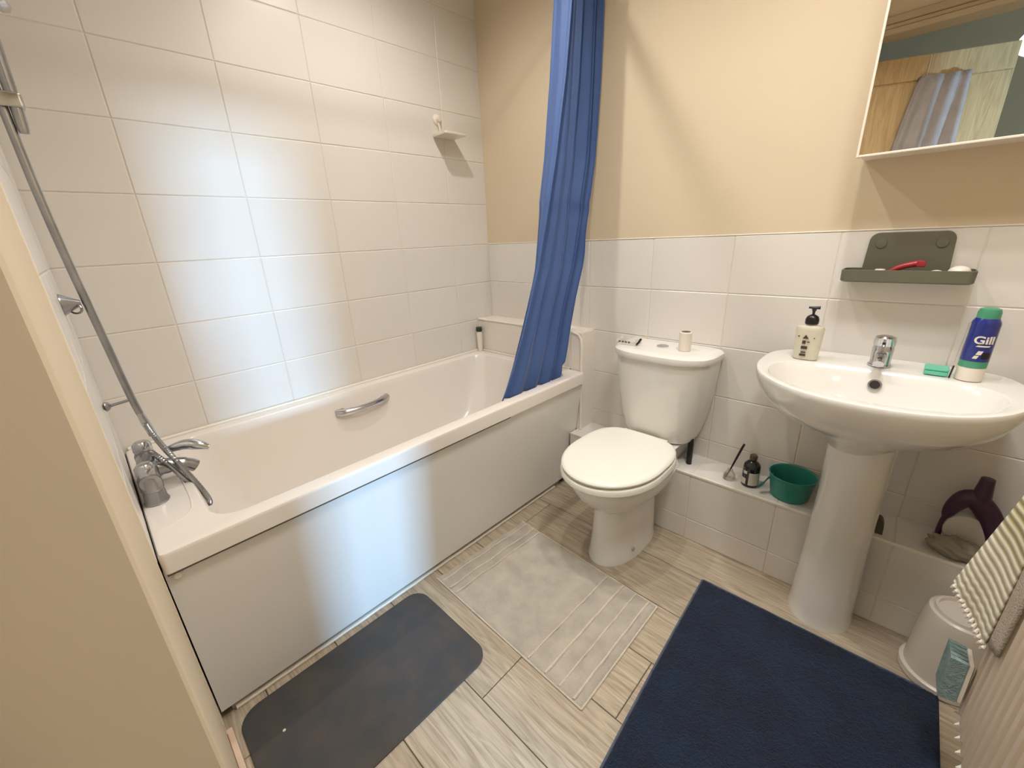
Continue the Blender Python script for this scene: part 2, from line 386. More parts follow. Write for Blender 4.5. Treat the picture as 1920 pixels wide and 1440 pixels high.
# ------------------------------------------------------------------ bath
bt = thing('bathtub', 'white bathtub along the tiled left wall with chrome grip', 'bathtub', (0.37, -0.9, 0))
X0, X1, Y0, Y1 = 0.0105, 0.738, FY + 0.010, -0.121
bm = B()
ix0, ix1, iy0, iy1 = 0.055, 0.690, -1.578, -0.170
n = 8
def RR(x0, x1, y0, y1, r, z): return rrect(x0, x1, y0, y1, r, z, n)
rings = [RR(X0, X1, Y0, Y1, 0.012, RIM - 0.052), RR(X0, X1, Y0, Y1, 0.012, RIM - 0.010), RR(X0 + .003, X1 - .003, Y0 + .003, Y1 - .003, 0.012, RIM - 0.003), RR(X0 + .010, X1 - .010, Y0 + .010, Y1 - .010, 0.012, RIM),
         RR(ix0, ix1, iy0, iy1, 0.075, RIM - 0.001), RR(ix0 + .006, ix1 - .006, iy0 + .006, iy1 - .006, 0.075, RIM - 0.006), RR(ix0 + .012, ix1 - .012, iy0 + .012, iy1 - .014, 0.075, RIM - 0.03),
         RR(ix0 + .03, ix1 - .03, iy0 + .03, iy1 - .05, 0.09, RIM - 0.14), RR(ix0 + .055, ix1 - .055, iy0 + .06, iy1 - .12, 0.10, RIM - 0.28), RR(ix0 + .085, ix1 - .085, iy0 + .10, iy1 - .20, 0.12, RIM - 0.36),
         RR(ix0 + .13, ix1 - .13, iy0 + .15, iy1 - .26, 0.10, RIM - 0.385)]
loft(bm, rings, False, True)
for f in bm.faces:
    pass
tub = obj('tub_shell', bm, ACRYL, bt)
# raised line around the tap deck
bm = B(); tube(bm, smooth_path([(0.10, -1.675, RIM), (0.12, -1.64, RIM), (0.20, -1.600, RIM), (0.42, -1.592, RIM), (0.58, -1.600, RIM), (0.625, -1.64, RIM), (0.63, -1.675, RIM)], 6), 0.0025, 6)
obj('deck_ridge', bm, ACRYL, bt)
# panel (leans in to the floor), plinth and seal
def slab(x_top, x_bot, z_top, z_bot, y0, y1, th):
    bm = B(); a = [(x_top, y0, z_top), (x_bot, y0, z_bot), (x_bot - th, y0, z_bot), (x_top - th, y0, z_top)]
    loft(bm, [a, [(x, y1, z) for x, y, z in a]]); return bm
obj('bath_panel', slab(0.722, 0.652, RIM - 0.050, 0.038, FY + 0.009, -0.122, 0.006), PANEL, bt, smooth=False, label='plain satin side panel leaning in towards the floor')
obj('rim_shade_strip', mbox(0.7335, 0.7375, FY + .014, -0.62, RIM - 0.0565, RIM - 0.0522), GREYF, bt, smooth=False, label='thin dark strip painting the shaded gap under the rim')  # solid dark strip standing in for the shade below the rim lip
obj('plinth_strip', slab(0.640, 0.632, 0.040, 0.001, FY + 0.032, -0.19, 0.006), PLINTH, bt, smooth=False)
bm = B(); tube(bm, [(0.636, y, 0.007 + 0.0008 * math.sin(y * 60)) for y in [FY + 0.04 + k * 0.0365 for k in range(40)]], 0.0075, 8)
obj('floor_seal', bm, TRIMW, bt, label='white sealant bead along the floor')
obj('panel_clip', lathe([(0.0, 0), (0.011, 0), (0.011, 0.008), (0.007, 0.012), (0, 0.012)], 16, M=Matrix.Translation((0.716, FY + 0.030, 0.540)) @ Matrix.Rotation(PI / 2, 4, 'Y'), cap=False), PLASTW, bt)
bm = B(); tube(bm, [(0.0165, FY + 0.02, RIM + 0.003), (0.0165, -0.9, RIM + 0.003), (0.0165, -0.13, RIM + 0.003)], 0.006, 8); tube(bm, [(0.018, -0.125, RIM + 0.003), (0.65, -0.125, RIM + 0.003)], 0.005, 8)
obj('wall_seal', bm, TRIMW, bt, label='white sealant bead against the wall')
# grip: moulded recess plate and chrome handle
bm = B(); hp = []
for k in range(17):
    t = k / 16; y = -1.015 + 0.235 * t; d = math.sin(PI * t) ** 0.5 * 0.032
    hp.append((0.074 + d, y, 0.528 + 0.006 * t))
tube(bm, hp, [0.013 + 0.004 * abs(math.cos(PI * k / 16)) ** 4 for k in range(17)], 12)
grip = obj('grip_handle', bm, CHROME, bt, label='chrome grip handle on the inner wall side')
for y in (-1.005, -0.79): obj('grip_end', mbox(0.066, 0.082, y - 0.02, y + 0.02, 0.515, 0.545, bev=0.006, seg=2), CHROME, bt)
# overflow / waste
obj('waste', lathe([(0, 0), (0.03, 0), (0.034, 0.002), (0.034, 0.004), (0, 0.005)], 20, at=(0.37, -1.25, RIM - 0.387), cap=False), CHROME, bt)

# bath mixer
mx = thing('bath_mixer_tap', 'chrome bath mixer tap standing on the end of the bathtub', 'tap', (0.37, -1.63, RIM))
for x, yb in ((0.475, -1.655), (0.300, -1.645)):
    obj('pillar', lathe([(0.026, 0.0), (0.027, 0.004), (0.024, 0.010), (0.0225, 0.03), (0.021, 0.034), (0.0235, 0.038), (0.0235, 0.070), (0.020, 0.078), (0, 0.08)], 28, at=(x, yb, RIM + 0.0005), cap=False), DCHROME, mx)
bm = B(); tube(bm, smooth_path([(0.495, -1.655, RIM + 0.062), (0.46, -1.653, RIM + 0.064), (0.39, -1.65, RIM + 0.066), (0.30, -1.645, RIM + 0.062), (0.275, -1.643, RIM + 0.060)], 4), 0.0215, 18); obj('mixer_body', bm, DCHROME, mx)
bm = B(); tube(bm, smooth_path([(0.385, -1.645, RIM + 0.055), (0.385, -1.62, RIM + 0.052), (0.385, -1.59, RIM + 0.046), (0.385, -1.565, RIM + 0.036), (0.385, -1.552, RIM + 0.024)], 5), [0.021] * 8 + [0.019] * 6 + [0.017] * 7, 16); obj('spout', bm, DCHROME, mx)
for x, a in ((0.475, 0.0), (0.300, 0.6)):
    yb = -1.655 if x > .4 else -1.645
    obj('tap_head', lathe([(0.0, 0.078), (0.020, 0.078), (0.022, 0.084), (0.021, 0.102), (0.015, 0.110), (0, 0.112)], 8, at=(x, yb, RIM), cap=False), CHROME, mx)
bm = B(); tube(bm, smooth_path([(0.36, -1.60, RIM + 0.085), (0.37, -1.56, RIM + 0.090), (0.385, -1.53, RIM + 0.082), (0.395, -1.510, RIM + 0.070)], 5), [0.008 + 0.007 * math.sin(PI * min(1, k / 14)) for k in range(16)], 12)
obj('diverter_lever', bm, CHROME, mx)
bm = B(); tube(bm, [(0.39, -1.65, RIM + 0.07), (0.388, -1.635, RIM + 0.10)], 0.013, 14); obj('shower_outlet', bm, DCHROME, mx)
# riser rail with brackets
rr = thing('shower_rail', 'slim chrome shower riser rail bracketed to the tiled end wall', 'rail', (0.30, -1.66, 0.8))
rp = smooth_path([(0.30, -1.663, 1.93), (0.30, -1.661, 1.75), (0.30, -1.658, 1.513), (0.30, -1.656, 1.354), (0.30, -1.650, 1.203), (0.30, -1.640, 1.030), (0.30, -1.629, 0.845), (0.302, -1.619, 0.765)], 6)
bm = B(); tube(bm, rp, 0.0085, 14); obj('pole', bm, DCHROME, rr)
bm = B(); tube(bm, [(0.300, -1.6885, 0.838), (0.300, -1.684, 0.838), (0.300, -1.678, 0.838), (0.300, -1.672, 0.838), (0.300, -1.630, 0.842)], [0.005, 0.014, 0.012, 0.004, 0.0035], 12); obj('bracket', bm, DCHROME, rr)
bm = B(); tube(bm, [(0.300, -1.6885, 1.105), (0.300, -1.686, 1.105), (0.300, -1.672, 1.105), (0.300, -1.655, 1.105)], [0.026, 0.025, 0.016, 0.007], 18)
ringpts = [(0.300 + 0.012 * math.cos(2 * PI * k / 16), -1.668 + 0.012 * math.cos(2 * PI * k / 16) * 0.9, 1.093 + 0.012 * math.sin(2 * PI * k / 16)) for k in range(17)]
tube(bm, ringpts, 0.0025, 8); obj('bracket', bm, DCHROME, rr, label='conical chrome wall bracket with a ring')
bm = B(); tube(bm, [(0.300, -1.6885, 1.86), (0.300, -1.68, 1.86), (0.300, -1.66, 1.86)], [0.02, 0.015, 0.009], 14); obj('bracket', bm, DCHROME, rr)
bm = box(B(), 0.284, 0.318, -1.676, -1.624, 1.516, 1.548, bev=0.006, seg=2); obj('slider_clamp', bm, CHROME, rr, label='square chrome slider clamp')
hs = thing('shower_handset', 'chrome shower handset held in the slider clamp of the rail', 'shower', (0.30, -1.638, 1.53))
bm = B(); tube(bm, [(0.305, -1.640, 1.470), (0.305, -1.640, 1.478), (0.305, -1.638, 1.52), (0.304, -1.637, 1.58), (0.303, -1.635, 1.66), (0.303, -1.632, 1.72)], [0.008, 0.0095, 0.0105, 0.011, 0.012, 0.014], 14); obj('grip', bm, DCHROME, hs)
obj('spray_head', lathe([(0.0, 0.0), (0.035, 0.0), (0.040, 0.006), (0.038, 0.016), (0.018, 0.030), (0.0, 0.034)], 24, M=Matrix.Translation((0.303, -1.605, 1.735)) @ Matrix.Rotation(math.radians(115), 4, 'X'), cap=False), CHROME, hs)
ho = thing('shower_hose', 'flexible chrome shower hose looping over the bath mixer tap', 'hose', (0.35, -1.57, 0.6))
hpth = smooth_path([(0.302, -1.621, 0.775), (0.330, -1.613, 0.735), (0.380, -1.604, 0.712), (0.420, -1.594, 0.690), (0.424, -1.578, 0.640), (0.424, -1.560, 0.580), (0.424, -1.551, 0.540), (0.423, -1.552, 0.524), (0.421, -1.557, 0.530), (0.418, -1.562, 0.570), (0.415, -1.584, 0.615), (0.412, -1.605, 0.665), (0.405, -1.625, 0.705), (0.392, -1.634, 0.715)], 14)
bm = B(); tube(bm, hpth, [0.0075 if k % 2 else 0.0062 for k in range(len(hpth))], 10); obj('ribbed_hose', bm, DCHROME, ho)
bm = B(); tube(bm, [(0.302, -1.624, 0.80), (0.302, -1.620, 0.77), (0.303, -1.614, 0.73)], [0.008, 0.010, 0.009], 12); obj('hose_nut', bm, CHROME, ho)

# ------------------------------------------------------------------ shower curtain and pole
RODX, RODZ = 0.690, 2.126
rd = thing('curtain_pole', 'chrome curtain pole above the front rim of the bathtub', 'pole', (RODX, -0.85, RODZ))
bm = B(); tube(bm, [(RODX, -0.006, RODZ), (RODX, -0.8, RODZ), (RODX, FY + 0.016, RODZ)], 0.0125, 16); obj('pole', bm, CHROME, rd)
for y, s in ((-0.005, 1), (FY + 0.013, -1)):
    obj('end_flange', lathe([(0, 0), (0.028, 0), (0.026, 0.008), (0.016, 0.014), (0, 0.014)], 20, M=Matrix.Translation((RODX, y, RODZ)) @ Matrix.Rotation(PI / 2 * s, 4, 'X'), cap=False), CHROME, rd)
cu = thing('shower_curtain', 'bunched blue shower curtain hanging inside the far end of bathtub', 'curtain', (0.66, -0.2, 1.3))
sec = [(2.108, 0.690, -0.235, -0.030), (1.98, 0.688, -0.238, -0.030), (1.75, 0.684, -0.262, -0.030), (1.50, 0.677, -0.300, -0.034), (1.34, 0.672, -0.335, -0.058), (1.30, 0.670, -0.340, -0.052), (1.09, 0.662, -0.380, -0.085), (0.95, 0.655, -0.425, -0.128), (0.83, 0.650, -0.47, -0.155), (0.70, 0.645, -0.525, -0.175), (0.62, 0.640, -0.565, -0.190), (0.575, 0.637, -0.590, -0.200)]
def interp(z):
    for a, b in zip(sec, sec[1:]):
        if z <= a[0] and z >= b[0]:
            t = (a[0] - z) / (a[0] - b[0]); t = t
            return [a[i] + (b[i] - a[i]) * t for i in (1, 2, 3)]
    return list(sec[-1][1:])
NZ, NX = 90, 150; bm = B(); g = []
for j in range(NZ + 1):
    z = 2.108 + (0.575 - 2.108) * j / NZ; xc, ya, yb = interp(z); t = j / NZ; row = []
    for i in range(NX + 1):
        s = i / NX
        ph = s * 2 * PI * 4.1 + 0.8 * math.sin(2.2 * s * PI + t * 0.5) + 0.35 * t
        amp = (0.046 * (1 - 0.40 * t)) * (0.75 + 0.40 * math.sin(s * 7 + 1.3)) * (1 - 0.45 * min(1, max(0, (0.30 - s) / 0.15)) * min(1, max(0, (t - 0.5) / 0.2)))
        yy = ya + (yb - ya) * (s + 0.030 * math.sin(2 * ph))
        xx = xc - 0.006 + amp * math.copysign(abs(math.sin(ph)) ** 0.8, math.sin(ph)) + 0.003 * math.sin(3 * t * PI + s * 13)
        if s > 0.86 and 1.14 < z < 1.36: yy += -0.012 * math.sin((z - 1.14) / 0.22 * PI)
        zz = z + (0.0 if j < NZ else -0.004 * math.sin(ph))
        if z < 0.66: xx = min(xx, 0.655)
        row.append(bm.verts.new((min(xx, 0.748), min(yy, -0.02), zz)))
    g.append(row)
for j in range(NZ):
    for i in range(NX): bm.faces.new((g[j][i], g[j + 1][i], g[j + 1][i + 1], g[j][i + 1]))
bmesh.ops.recalc_face_normals(bm, faces=bm.faces[:])
c = obj('fabric', bm, BLUEF, cu); md = c.modifiers.new('s', 'SOLIDIFY'); md.thickness = 0.0012
for k in range(7):
    y = -0.045 - k * 0.028; bm = B()
    tube(bm, [(RODX + 0.020 * math.sin(2 * PI * q / 20), y, RODZ - 0.006 + 0.020 * math.cos(2 * PI * q / 20)) for q in range(21)], 0.002, 6); obj('curtain_ring', bm, PLASTW, cu)

# ------------------------------------------------------------------ toilet
TX = 1.088
to = thing('toilet', 'white close coupled toilet with closed lid between bathtub and basin', 'toilet', (TX, -0.35, 0))
def pan(z, a, f, b, nf=2.1, nb=3.2): return se(TX, -0.35, a, f, b, nf, nb, 48, z)
bm = B()
loft(bm, [pan(0.000, .098, .190, .165), pan(.010, .099, .192, .166), pan(.03, .094, .183, .166), pan(.10, .090, .170, .167), pan(.18, .087, .163, .168), pan(.228, .087, .163, .168), pan(.240, .096, .176, .169), pan(.262, .120, .208, .170), pan(.295, .146, .243, .171), pan(.330, .163, .266, .172), pan(.358, .173, .280, .172), pan(.374, .175, .283, .172), pan(.380, .170, .278, .172)])
obj('pan', bm, CERAM, to)
bm = B(); loft(bm, [rrect(TX - .10, TX + .10, -0.215, -0.012, .02, BT + 0.003), rrect(TX - .115, TX + .115, -0.215, -0.012, .02, .36), rrect(TX - .125, TX + .125, -0.215, -0.012, .02, .398)])
obj('cistern_shelf', bm, CERAM, to)
def seat(z, d, ym=-0.198): return se(TX - 0.006, -0.42, .180 - d, .226 - d, .222 - d * .5, 2.05, 3.4, 64, z, ym)
bm = B(); loft(bm, [seat(.382, .012), seat(.384, -.002), seat(.389, -.006), seat(.400, -.006), seat(.407, -.003), seat(.410, .004)]); obj('seat_ring', bm, SEATM, to)
bm = B(); loft(bm, [seat(.4110, .012), seat(.4155, .004), seat(.418, -.001), seat(.424, -.002), seat(.430, .002), seat(.4335, .010), seat(.4345, .03)]); obj('seat_lid', bm, SEATM, to, label='closed white seat lid')
for x in (-.075, .075):
    bm = B(); tube(bm, [(TX + x - .018, -0.196, .418), (TX + x + .018, -0.196, .418)], 0.010, 14); obj('hinge', bm, SEATM, to)
CX = TX + 0.012
def cis(z, a, f, d=0): return se(CX, -0.075, a, f, 0.063, 3.0, 9, 56, z)
bm = B(); loft(bm, [cis(.399, .125, .085), cis(.405, .137, .100), cis(.44, .150, .112), cis(.50, .165, .122), cis(.60, .181, .132), cis(.70, .190, .139), cis(.742, .192, .141)]); obj('cistern', bm, CERAM, to)
bm = B(); loft(bm, [cis(.743, .186, .135), cis(.745, .198, .150), cis(.756, .201, .153), cis(.768, .199, .151), cis(.776, .188, .140), cis(.778, .16, .11)]); obj('cistern_lid', bm, CERAM, to)
obj('flush_button', lathe([(0, .776), (.021, .776), (.0225, .778), (.0225, .781), (.019, .7825), (0, .7825)], 24, at=(CX - .012, -0.098, 0), cap=False), CHROME, to)
bm = B(); tube(bm, [(TX + .150, -0.10, BT), (TX + .150, -0.10, BT + .09), (TX + .145, -0.09, BT + .105)], 0.011, 12); obj('inlet_pipe', bm, BLACK, to, label='black inlet pipe under the cistern')
bm = B(); tube(bm, [(TX + .135, -0.055, BT), (TX + .135, -0.055, BT + .11)], 0.012, 12); obj('inlet_valve', bm, DCHROME, to)
obj('fixing_cap', lathe([(0, 0), (.008, 0), (.007, .004), (0, .006)], 14, M=Matrix.Translation((TX + .088, -0.42, .045)) @ Matrix.Rotation(PI / 2, 4, 'Y'), cap=False), CHROME, to)

# ------------------------------------------------------------------ basin
BX, BZ = 1.737, 0.816
ba = thing('washbasin', 'white oval washbasin on a full pedestal under the mirror cabinet', 'washbasin', (BX, -0.2, 0))
def out(z, k=1.0, kx=None, yc=-0.20):
    kx = k if kx is None else kx
    return se(BX, yc, .280 * kx, .290 * k + (yc + .20), min(.192 * k, -yc - .004), 2.15, 3.6, 64, z)
def inn(z, a, f, b, yc=-0.265): return se(BX, yc, a, f, b, 2.2, 2.5, 64, z)
bm = B()
loft(bm, [out(.600, .30, .27, -.17), out(.640, .42, .38, -.175), out(.672, .60, .60, -.18), out(.705, .80, .80, -.19), out(.740, .92, .92, -.195), out(.775, .975, .975), out(.800, .998, .998), out(.810, 1.0, 1.0), out(.815, .992, .992), out(BZ + .001, .975, .975),
          inn(BZ - .001, .246, .190, .120), inn(.812, .238, .182, .112), inn(.790, .225, .168, .098), inn(.750, .200, .145, .085), inn(.710, .160, .110, .070), inn(.688, .100, .070, .048), inn(.682, .03, .03, .03)], True, True)
obj('bowl', bm, CERAM, ba)
bm = B()
def ped(z, a, f): return se(BX + .012, -0.20, a, f, .012, 2.3, 6, 40, z)
loft(bm, [ped(0.0, .088, .122), ped(.012, .087, .121), ped(.05, .083, .115), ped(.25, .078, .098), ped(.45, .076, .090), ped(.60, .078, .092), ped(.66, .082, .098)])
obj('pedestal', bm, CERAM, ba)
obj('overflow_hole', lathe([(0, 0), (.012, 0), (.011, .002), (0, .002)], 20, M=Matrix.Translation((BX + .004, -0.1775, .778)) @ Matrix.Rotation(math.radians(75), 4, 'X'), cap=False), DARK, ba, label='dark round overflow hole')
obj('overflow_rim', lathe([(.011, 0), (.015, 0), (.0155, .002), (.0115, .003)], 20, M=Matrix.Translation((BX + .004, -0.1775, .778)) @ Matrix.Rotation(math.radians(75), 4, 'X'), cap=False), DCHROME, ba)
obj('basin_waste', lathe([(0, 0), (.02, 0), (.022, .003), (0, .004)], 20, at=(BX, -.26, .683), cap=False), CHROME, ba)
tp = thing('basin_tap', 'short chrome mixer tap on the back of the washbasin', 'tap', (BX, -0.105, BZ))
obj('tap_body', lathe([(.026, .0), (.027, .003), (.0235, .008), (.0235, .040), (.024, .052), (.021, .060), (0, .062)], 28, at=(BX, -.105, BZ + .001), cap=False), CHROME, tp)
bm = B(); tube(bm, smooth_path([(BX, -.110, BZ + .034), (BX, -.145, BZ + .036), (BX, -.175, BZ + .031), (BX, -.188, BZ + .024)], 4), 0.0125, 14); obj('spout', bm, CHROME, tp)
bm = B(); loft(bm, [se(BX, -.108, .024, .026, .024, 2.2, 2.2, 24, BZ + .062), se(BX, -.110, .0245, .030, .024, 2.2, 2.2, 24, BZ + .074), se(BX, -.114, .022, .032, .020, 2.4, 2.2, 24, BZ + .086), se(BX, -.118, .012, .024, .010, 2.4, 2.2, 24, BZ + .091)]); obj('lever', bm, CHROME, tp)
obj('lever_plug', lathe([(0, 0), (.004, 0), (.004, .002), (0, .002)], 12, M=Matrix.Translation((BX, -.1385, BZ + .072)) @ Matrix.Rotation(PI / 2, 4, 'X'), cap=False), BLACK, tp)

# ------------------------------------------------------------------ mirror cabinet
mc = thing('mirror_cabinet', 'white wall cabinet with mirrored door above the washbasin', 'cabinet', (1.83, -0.06, 1.37))
MX0, MX1, MZ0, MZ1, MD = 1.588, 2.085, 1.367, 1.96, -0.150
obj('carcass', mbox(MX0 + .004, MX1 - .004, MD + .020, -0.0078, MZ0 + .004, MZ1), PLASTW, mc, smooth=False)
obj('mirror_door', mbox(MX0 + .005, MX1 - .005, MD, MD + .004, MZ0 + .0055, MZ1 - .005), MIRROR, mc, smooth=False, label='mirrored cabinet door')
bm = B(); y0, y1 = MD - .0012, MD + .018
box(bm, MX0, MX0 + .0055, y0, y1, MZ0, MZ1, bev=.001); box(bm, MX1 - .0055, MX1, y0, y1, MZ0, MZ1, bev=.001); box(bm, MX0 + .0055, MX1 - .0055, y0, y1, MZ0, MZ0 + .0055, bev=.001); box(bm, MX0 + .0055, MX1 - .0055, y0, y1, MZ1 - .0055, MZ1, bev=.001)
obj('door_edge', bm, PLASTW, mc, smooth=False, label='thin white frame round the mirror')

# ------------------------------------------------------------------ suction shelf and its contents
sh = thing('suction_shelf', 'olive grey plastic suction shelf on the tiles over the basin tap', 'shelf', (1.735, -0.05, 1.05))
bm = B(); pts = []
for x, z in rrect(1.640, 1.826, 1.05, 1.178, 0.022, 0, 6) and [(p[0], p[1]) for p in rrect(1.640, 1.826, 1.05, 1.178, 0.022, 0, 6)]:
    k = (z - 1.05) / .128; pts.append((1.733 + (x - 1.733) * (1 - .06 * k), z))
loft(bm, [[(x, -.0125, z) for x, z in pts], [(x, -.0150, z) for x, z in pts], [(1.733 + (x - 1.733) * .97, -.0165, 1.114 + (z - 1.114) * .96) for x, z in pts]]); obj('back_plate', bm, OLIVE, sh)
for x in (1.672, 1.797): obj('suction_cup', lathe([(0, 0), (.013, 0), (.012, .003), (0, .004)], 20, M=Matrix.Translation((x, -.0163, 1.148)) @ Matrix.Rotation(PI / 2, 4, 'X'), cap=False), OLIVE, sh)
bm = B()
def tr_(d, z): return rrect(1.602 + d, 1.874 - d, -.100 + d, -.0135 - d * .3, .014, z, 4)
loft(bm, [tr_(.006, 1.047), tr_(.001, 1.051), tr_(0, 1.080), tr_(.003, 1.081), tr_(.004, 1.056), tr_(.010, 1.053)]); obj('tray', bm, OLIVE, sh)
# items in the tray
rz = thing('razor', 'red plastic razor lying in the olive suction shelf', 'razor', (1.73, -.06, 1.062))
bm = B(); tube(bm, smooth_path([(1.700, -.060, 1.068), (1.725, -.062, 1.086), (1.748, -.060, 1.094), (1.766, -.058, 1.097)], 4), [.006, .0065, .007, .0075, .008, .008, .008, .008, .008, .0085, .009, .009, .009], 10); obj('handle', bm, RED, rz)
bm = mbox(1.758, 1.776, -.070, -.046, 1.088, 1.104, bev=.003, seg=2); obj('head', bm, RED, rz)
def blob(name, label, cat, c_, s, m_, part='body'):
    t = thing(name, label, cat, (c_[0], c_[1], c_[2] - s[2]))
    bm = B(); bmesh.ops.create_uvsphere(bm, u_segments=24, v_segments=12, radius=1)
    for v in bm.verts: v.co = Vector((c_[0] + v.co.x * s[0], c_[1] + v.co.y * s[1], c_[2] + math.copysign(abs(v.co.z) ** 0.8, v.co.z) * s[2]))
    obj(part, bm, m_, t); return t
blob('soap_bar', 'white oval soap bar at the right end of the olive shelf', 'soap', (1.842, -.060, 1.073), (.022, .024, .0185), PLASTW)
blob('soap_piece', 'thin white sliver of soap beside the oval soap on shelf', 'soap', (1.800, -.062, 1.067), (.017, .02, .0135), PLASTW)
t = thing('tube_cap', 'small white cap left of the red razor on the shelf', 'cap', (1.688, -.062, 1.055))
obj('body', lathe([(0, 0), (.012, 0), (.012, .024), (.010, .027), (0, .027)], 20, at=(1.686, -.062, 1.0545), cap=False), PLASTW, t)

# ------------------------------------------------------------------ items on the basin
sd = thing('soap_dispenser', 'clear hand soap bottle with black pump on left of washbasin', 'bottle', (1.573, -0.140, BZ))
SX, SY = 1.563, -0.138; Z = BZ + .001
def sb(z, a, b): return se(SX, SY, a, b, b, 3.2, 3.2, 36, z)
bm = B(); loft(bm, [sb(Z, .030, .019), sb(Z + .003, .032, .021), sb(Z + .05, .034, .022), sb(Z + .092, .036, .023), sb(Z + .100, .033, .020), sb(Z + .105, .014, .012), sb(Z + .110, .012, .011)]); obj('bottle', bm, SOAPL, sd)
for ang_ in (0,):
    lb = B(); yl = SY - .0225
    box(lb, SX - .013, SX + .003, yl - .0022, yl - .0012, Z + .012, Z + .019); box(lb, SX - .010, SX + .002, yl - .0022, yl - .0012, Z + .022, Z + .026)
    box(lb, SX - .012, SX + .004, yl - .0022, yl - .0012, Z + .034, Z + .043); box(lb, SX - .011, SX - .002, yl - .0024, yl - .0014, Z + .050, Z + .060); box(lb, SX + .001, SX + .008, yl - .0024, yl - .0014, Z + .055, Z + .058)
    vs = [lb.verts.new(p) for p in ((SX - .012, yl - .0026, Z + .066), (SX + .004, yl - .0026, Z + .066), (SX - .004, yl - .0026, Z + .078))]; lb.faces.new(vs)
    box(lb, SX - .024, SX - .020, yl - .0010, yl - .0002, Z + .070, Z + .074); box(lb, SX + .016, SX + .019, yl - .0022, yl - .0012, Z + .068, Z + .071)
    o = obj('printed_lettering', lb, INK, sd, smooth=False, label='blurred dark print and small tree mark')
obj('pump_collar', lathe([(.0165, .108), (.0175, .111), (.0175, .122), (.014, .131), (.006, .136), (0, .136)], 24, at=(SX, SY, Z), cap=False), BLACK, sd)
obj('pump_stem', lathe([(.0035, .134), (.0035, .144), (.008, .156), (.009, .158), (0, .159)], 16, at=(SX, SY, Z), cap=False), BLACK, sd)
bm = B(); tube(bm, [(SX - .014, SY - .004, Z + .157), (SX + .014, SY + .002, Z + .157)], [.0032, .005], 10); obj('pump_nozzle', bm, BLACK, sd)

ge = thing('shaving_gel_can', 'tall royal blue can with green bands on right of washbasin', 'can', (1.913, -0.128, BZ))
GX, GY, GR = 1.912, -0.130, .0255
obj('base_cap', lathe([(0, 0), (GR - .001, 0), (GR, .002), (GR, .034), (GR - .001, .036)], 32, at=(GX, GY, Z), cap=False), PLASTW, ge)
obj('green_band', lathe([(GR + .0003, .035), (GR + .0003, .053)], 32, at=(GX, GY, Z), cap=False), CANG, ge)
obj('can_body', lathe([(GR + .0006, .052), (GR + .0006, .144), (GR - .001, .150), (.0205, .158), (.019, .160)], 32, at=(GX, GY, Z), cap=False), CANB, ge)
obj('nozzle_cap', lathe([(.0205, .157), (.0205, .172), (.018, .180), (.010, .183), (0, .184)], 32, at=(GX, GY, Z), cap=False), CANG, ge)
def wrap_text(s, size, xoff, z, parent, m_, name='lettering', shear=0.0, bold=.0):
    cdt = bpy.data.curves.new('t', 'FONT'); cdt.body = s; cdt.size = size; cdt.extrude = .0003; cdt.offset = bold; cdt.shear = shear
    to_ = bpy.data.objects.new('t', cdt); col.objects.link(to_); dg = bpy.context.evaluated_depsgraph_get(); me = bpy.data.meshes.new_from_object(to_.evaluated_get(dg))
    bpy.data.objects.remove(to_); bm = B(); bm.from_mesh(me); bpy.data.meshes.remove(me)
    bmesh.ops.subdivide_edges(bm, edges=bm.edges[:], cuts=2)
    for v in bm.verts:
        a = (v.co.x + xoff) / GR; r_ = GR + .0012 + v.co.z
        # face direction towards the room (-y, slightly -x)
        th = -PI / 2 - 0.12 + a; v.co = Vector((GX + r_ * math.cos(th), GY + r_ * math.sin(th), z + v.co.y))
    return obj(name, bm, m_, parent, smooth=False, label='white printed lettering on the blue can')
wrap_text('Gill', .026, -.010, Z + .098, ge, PLASTW, bold=.0007)
bm = B()
for z0, z1, a0, a1 in ((.090, .0935, -.15, .75), (.070, .080, .0, .35), (.060, .068, -.15, .15)):
    r_ = GR + .0012; n_ = 8; lo_ = []; hi_ = []
    for k in range(n_ + 1):
        th = -PI / 2 - .12 + a0 + (a1 - a0) * k / n_; lo_.append(bm.verts.new((GX + r_ * math.cos(th), GY + r_ * math.sin(th), Z + z0))); hi_.append(bm.verts.new((GX + r_ * math.cos(th + .12), GY + r_ * math.sin(th + .12), Z + z1)))
    for k in range(n_): bm.faces.new((lo_[k], lo_[k + 1], hi_[k + 1], hi_[k]))
obj('print_stripes', bm, PLASTW, ge, smooth=False)
bm = B()
r_ = GR + .0011
lo_ = []; hi_ = []
for k in range(9):
    th = -PI / 2 - .12 + .45 + .65 * k / 8; lo_.append(bm.verts.new((GX + r_ * math.cos(th), GY + r_ * math.sin(th), Z + .060))); hi_.append(bm.verts.new((GX + r_ * math.cos(th), GY + r_ * math.sin(th), Z + .076)))
for k in range(8): bm.faces.new((lo_[k], lo_[k + 1], hi_[k + 1], hi_[k]))
obj('black_patch', bm, BLACK, ge, smooth=False)

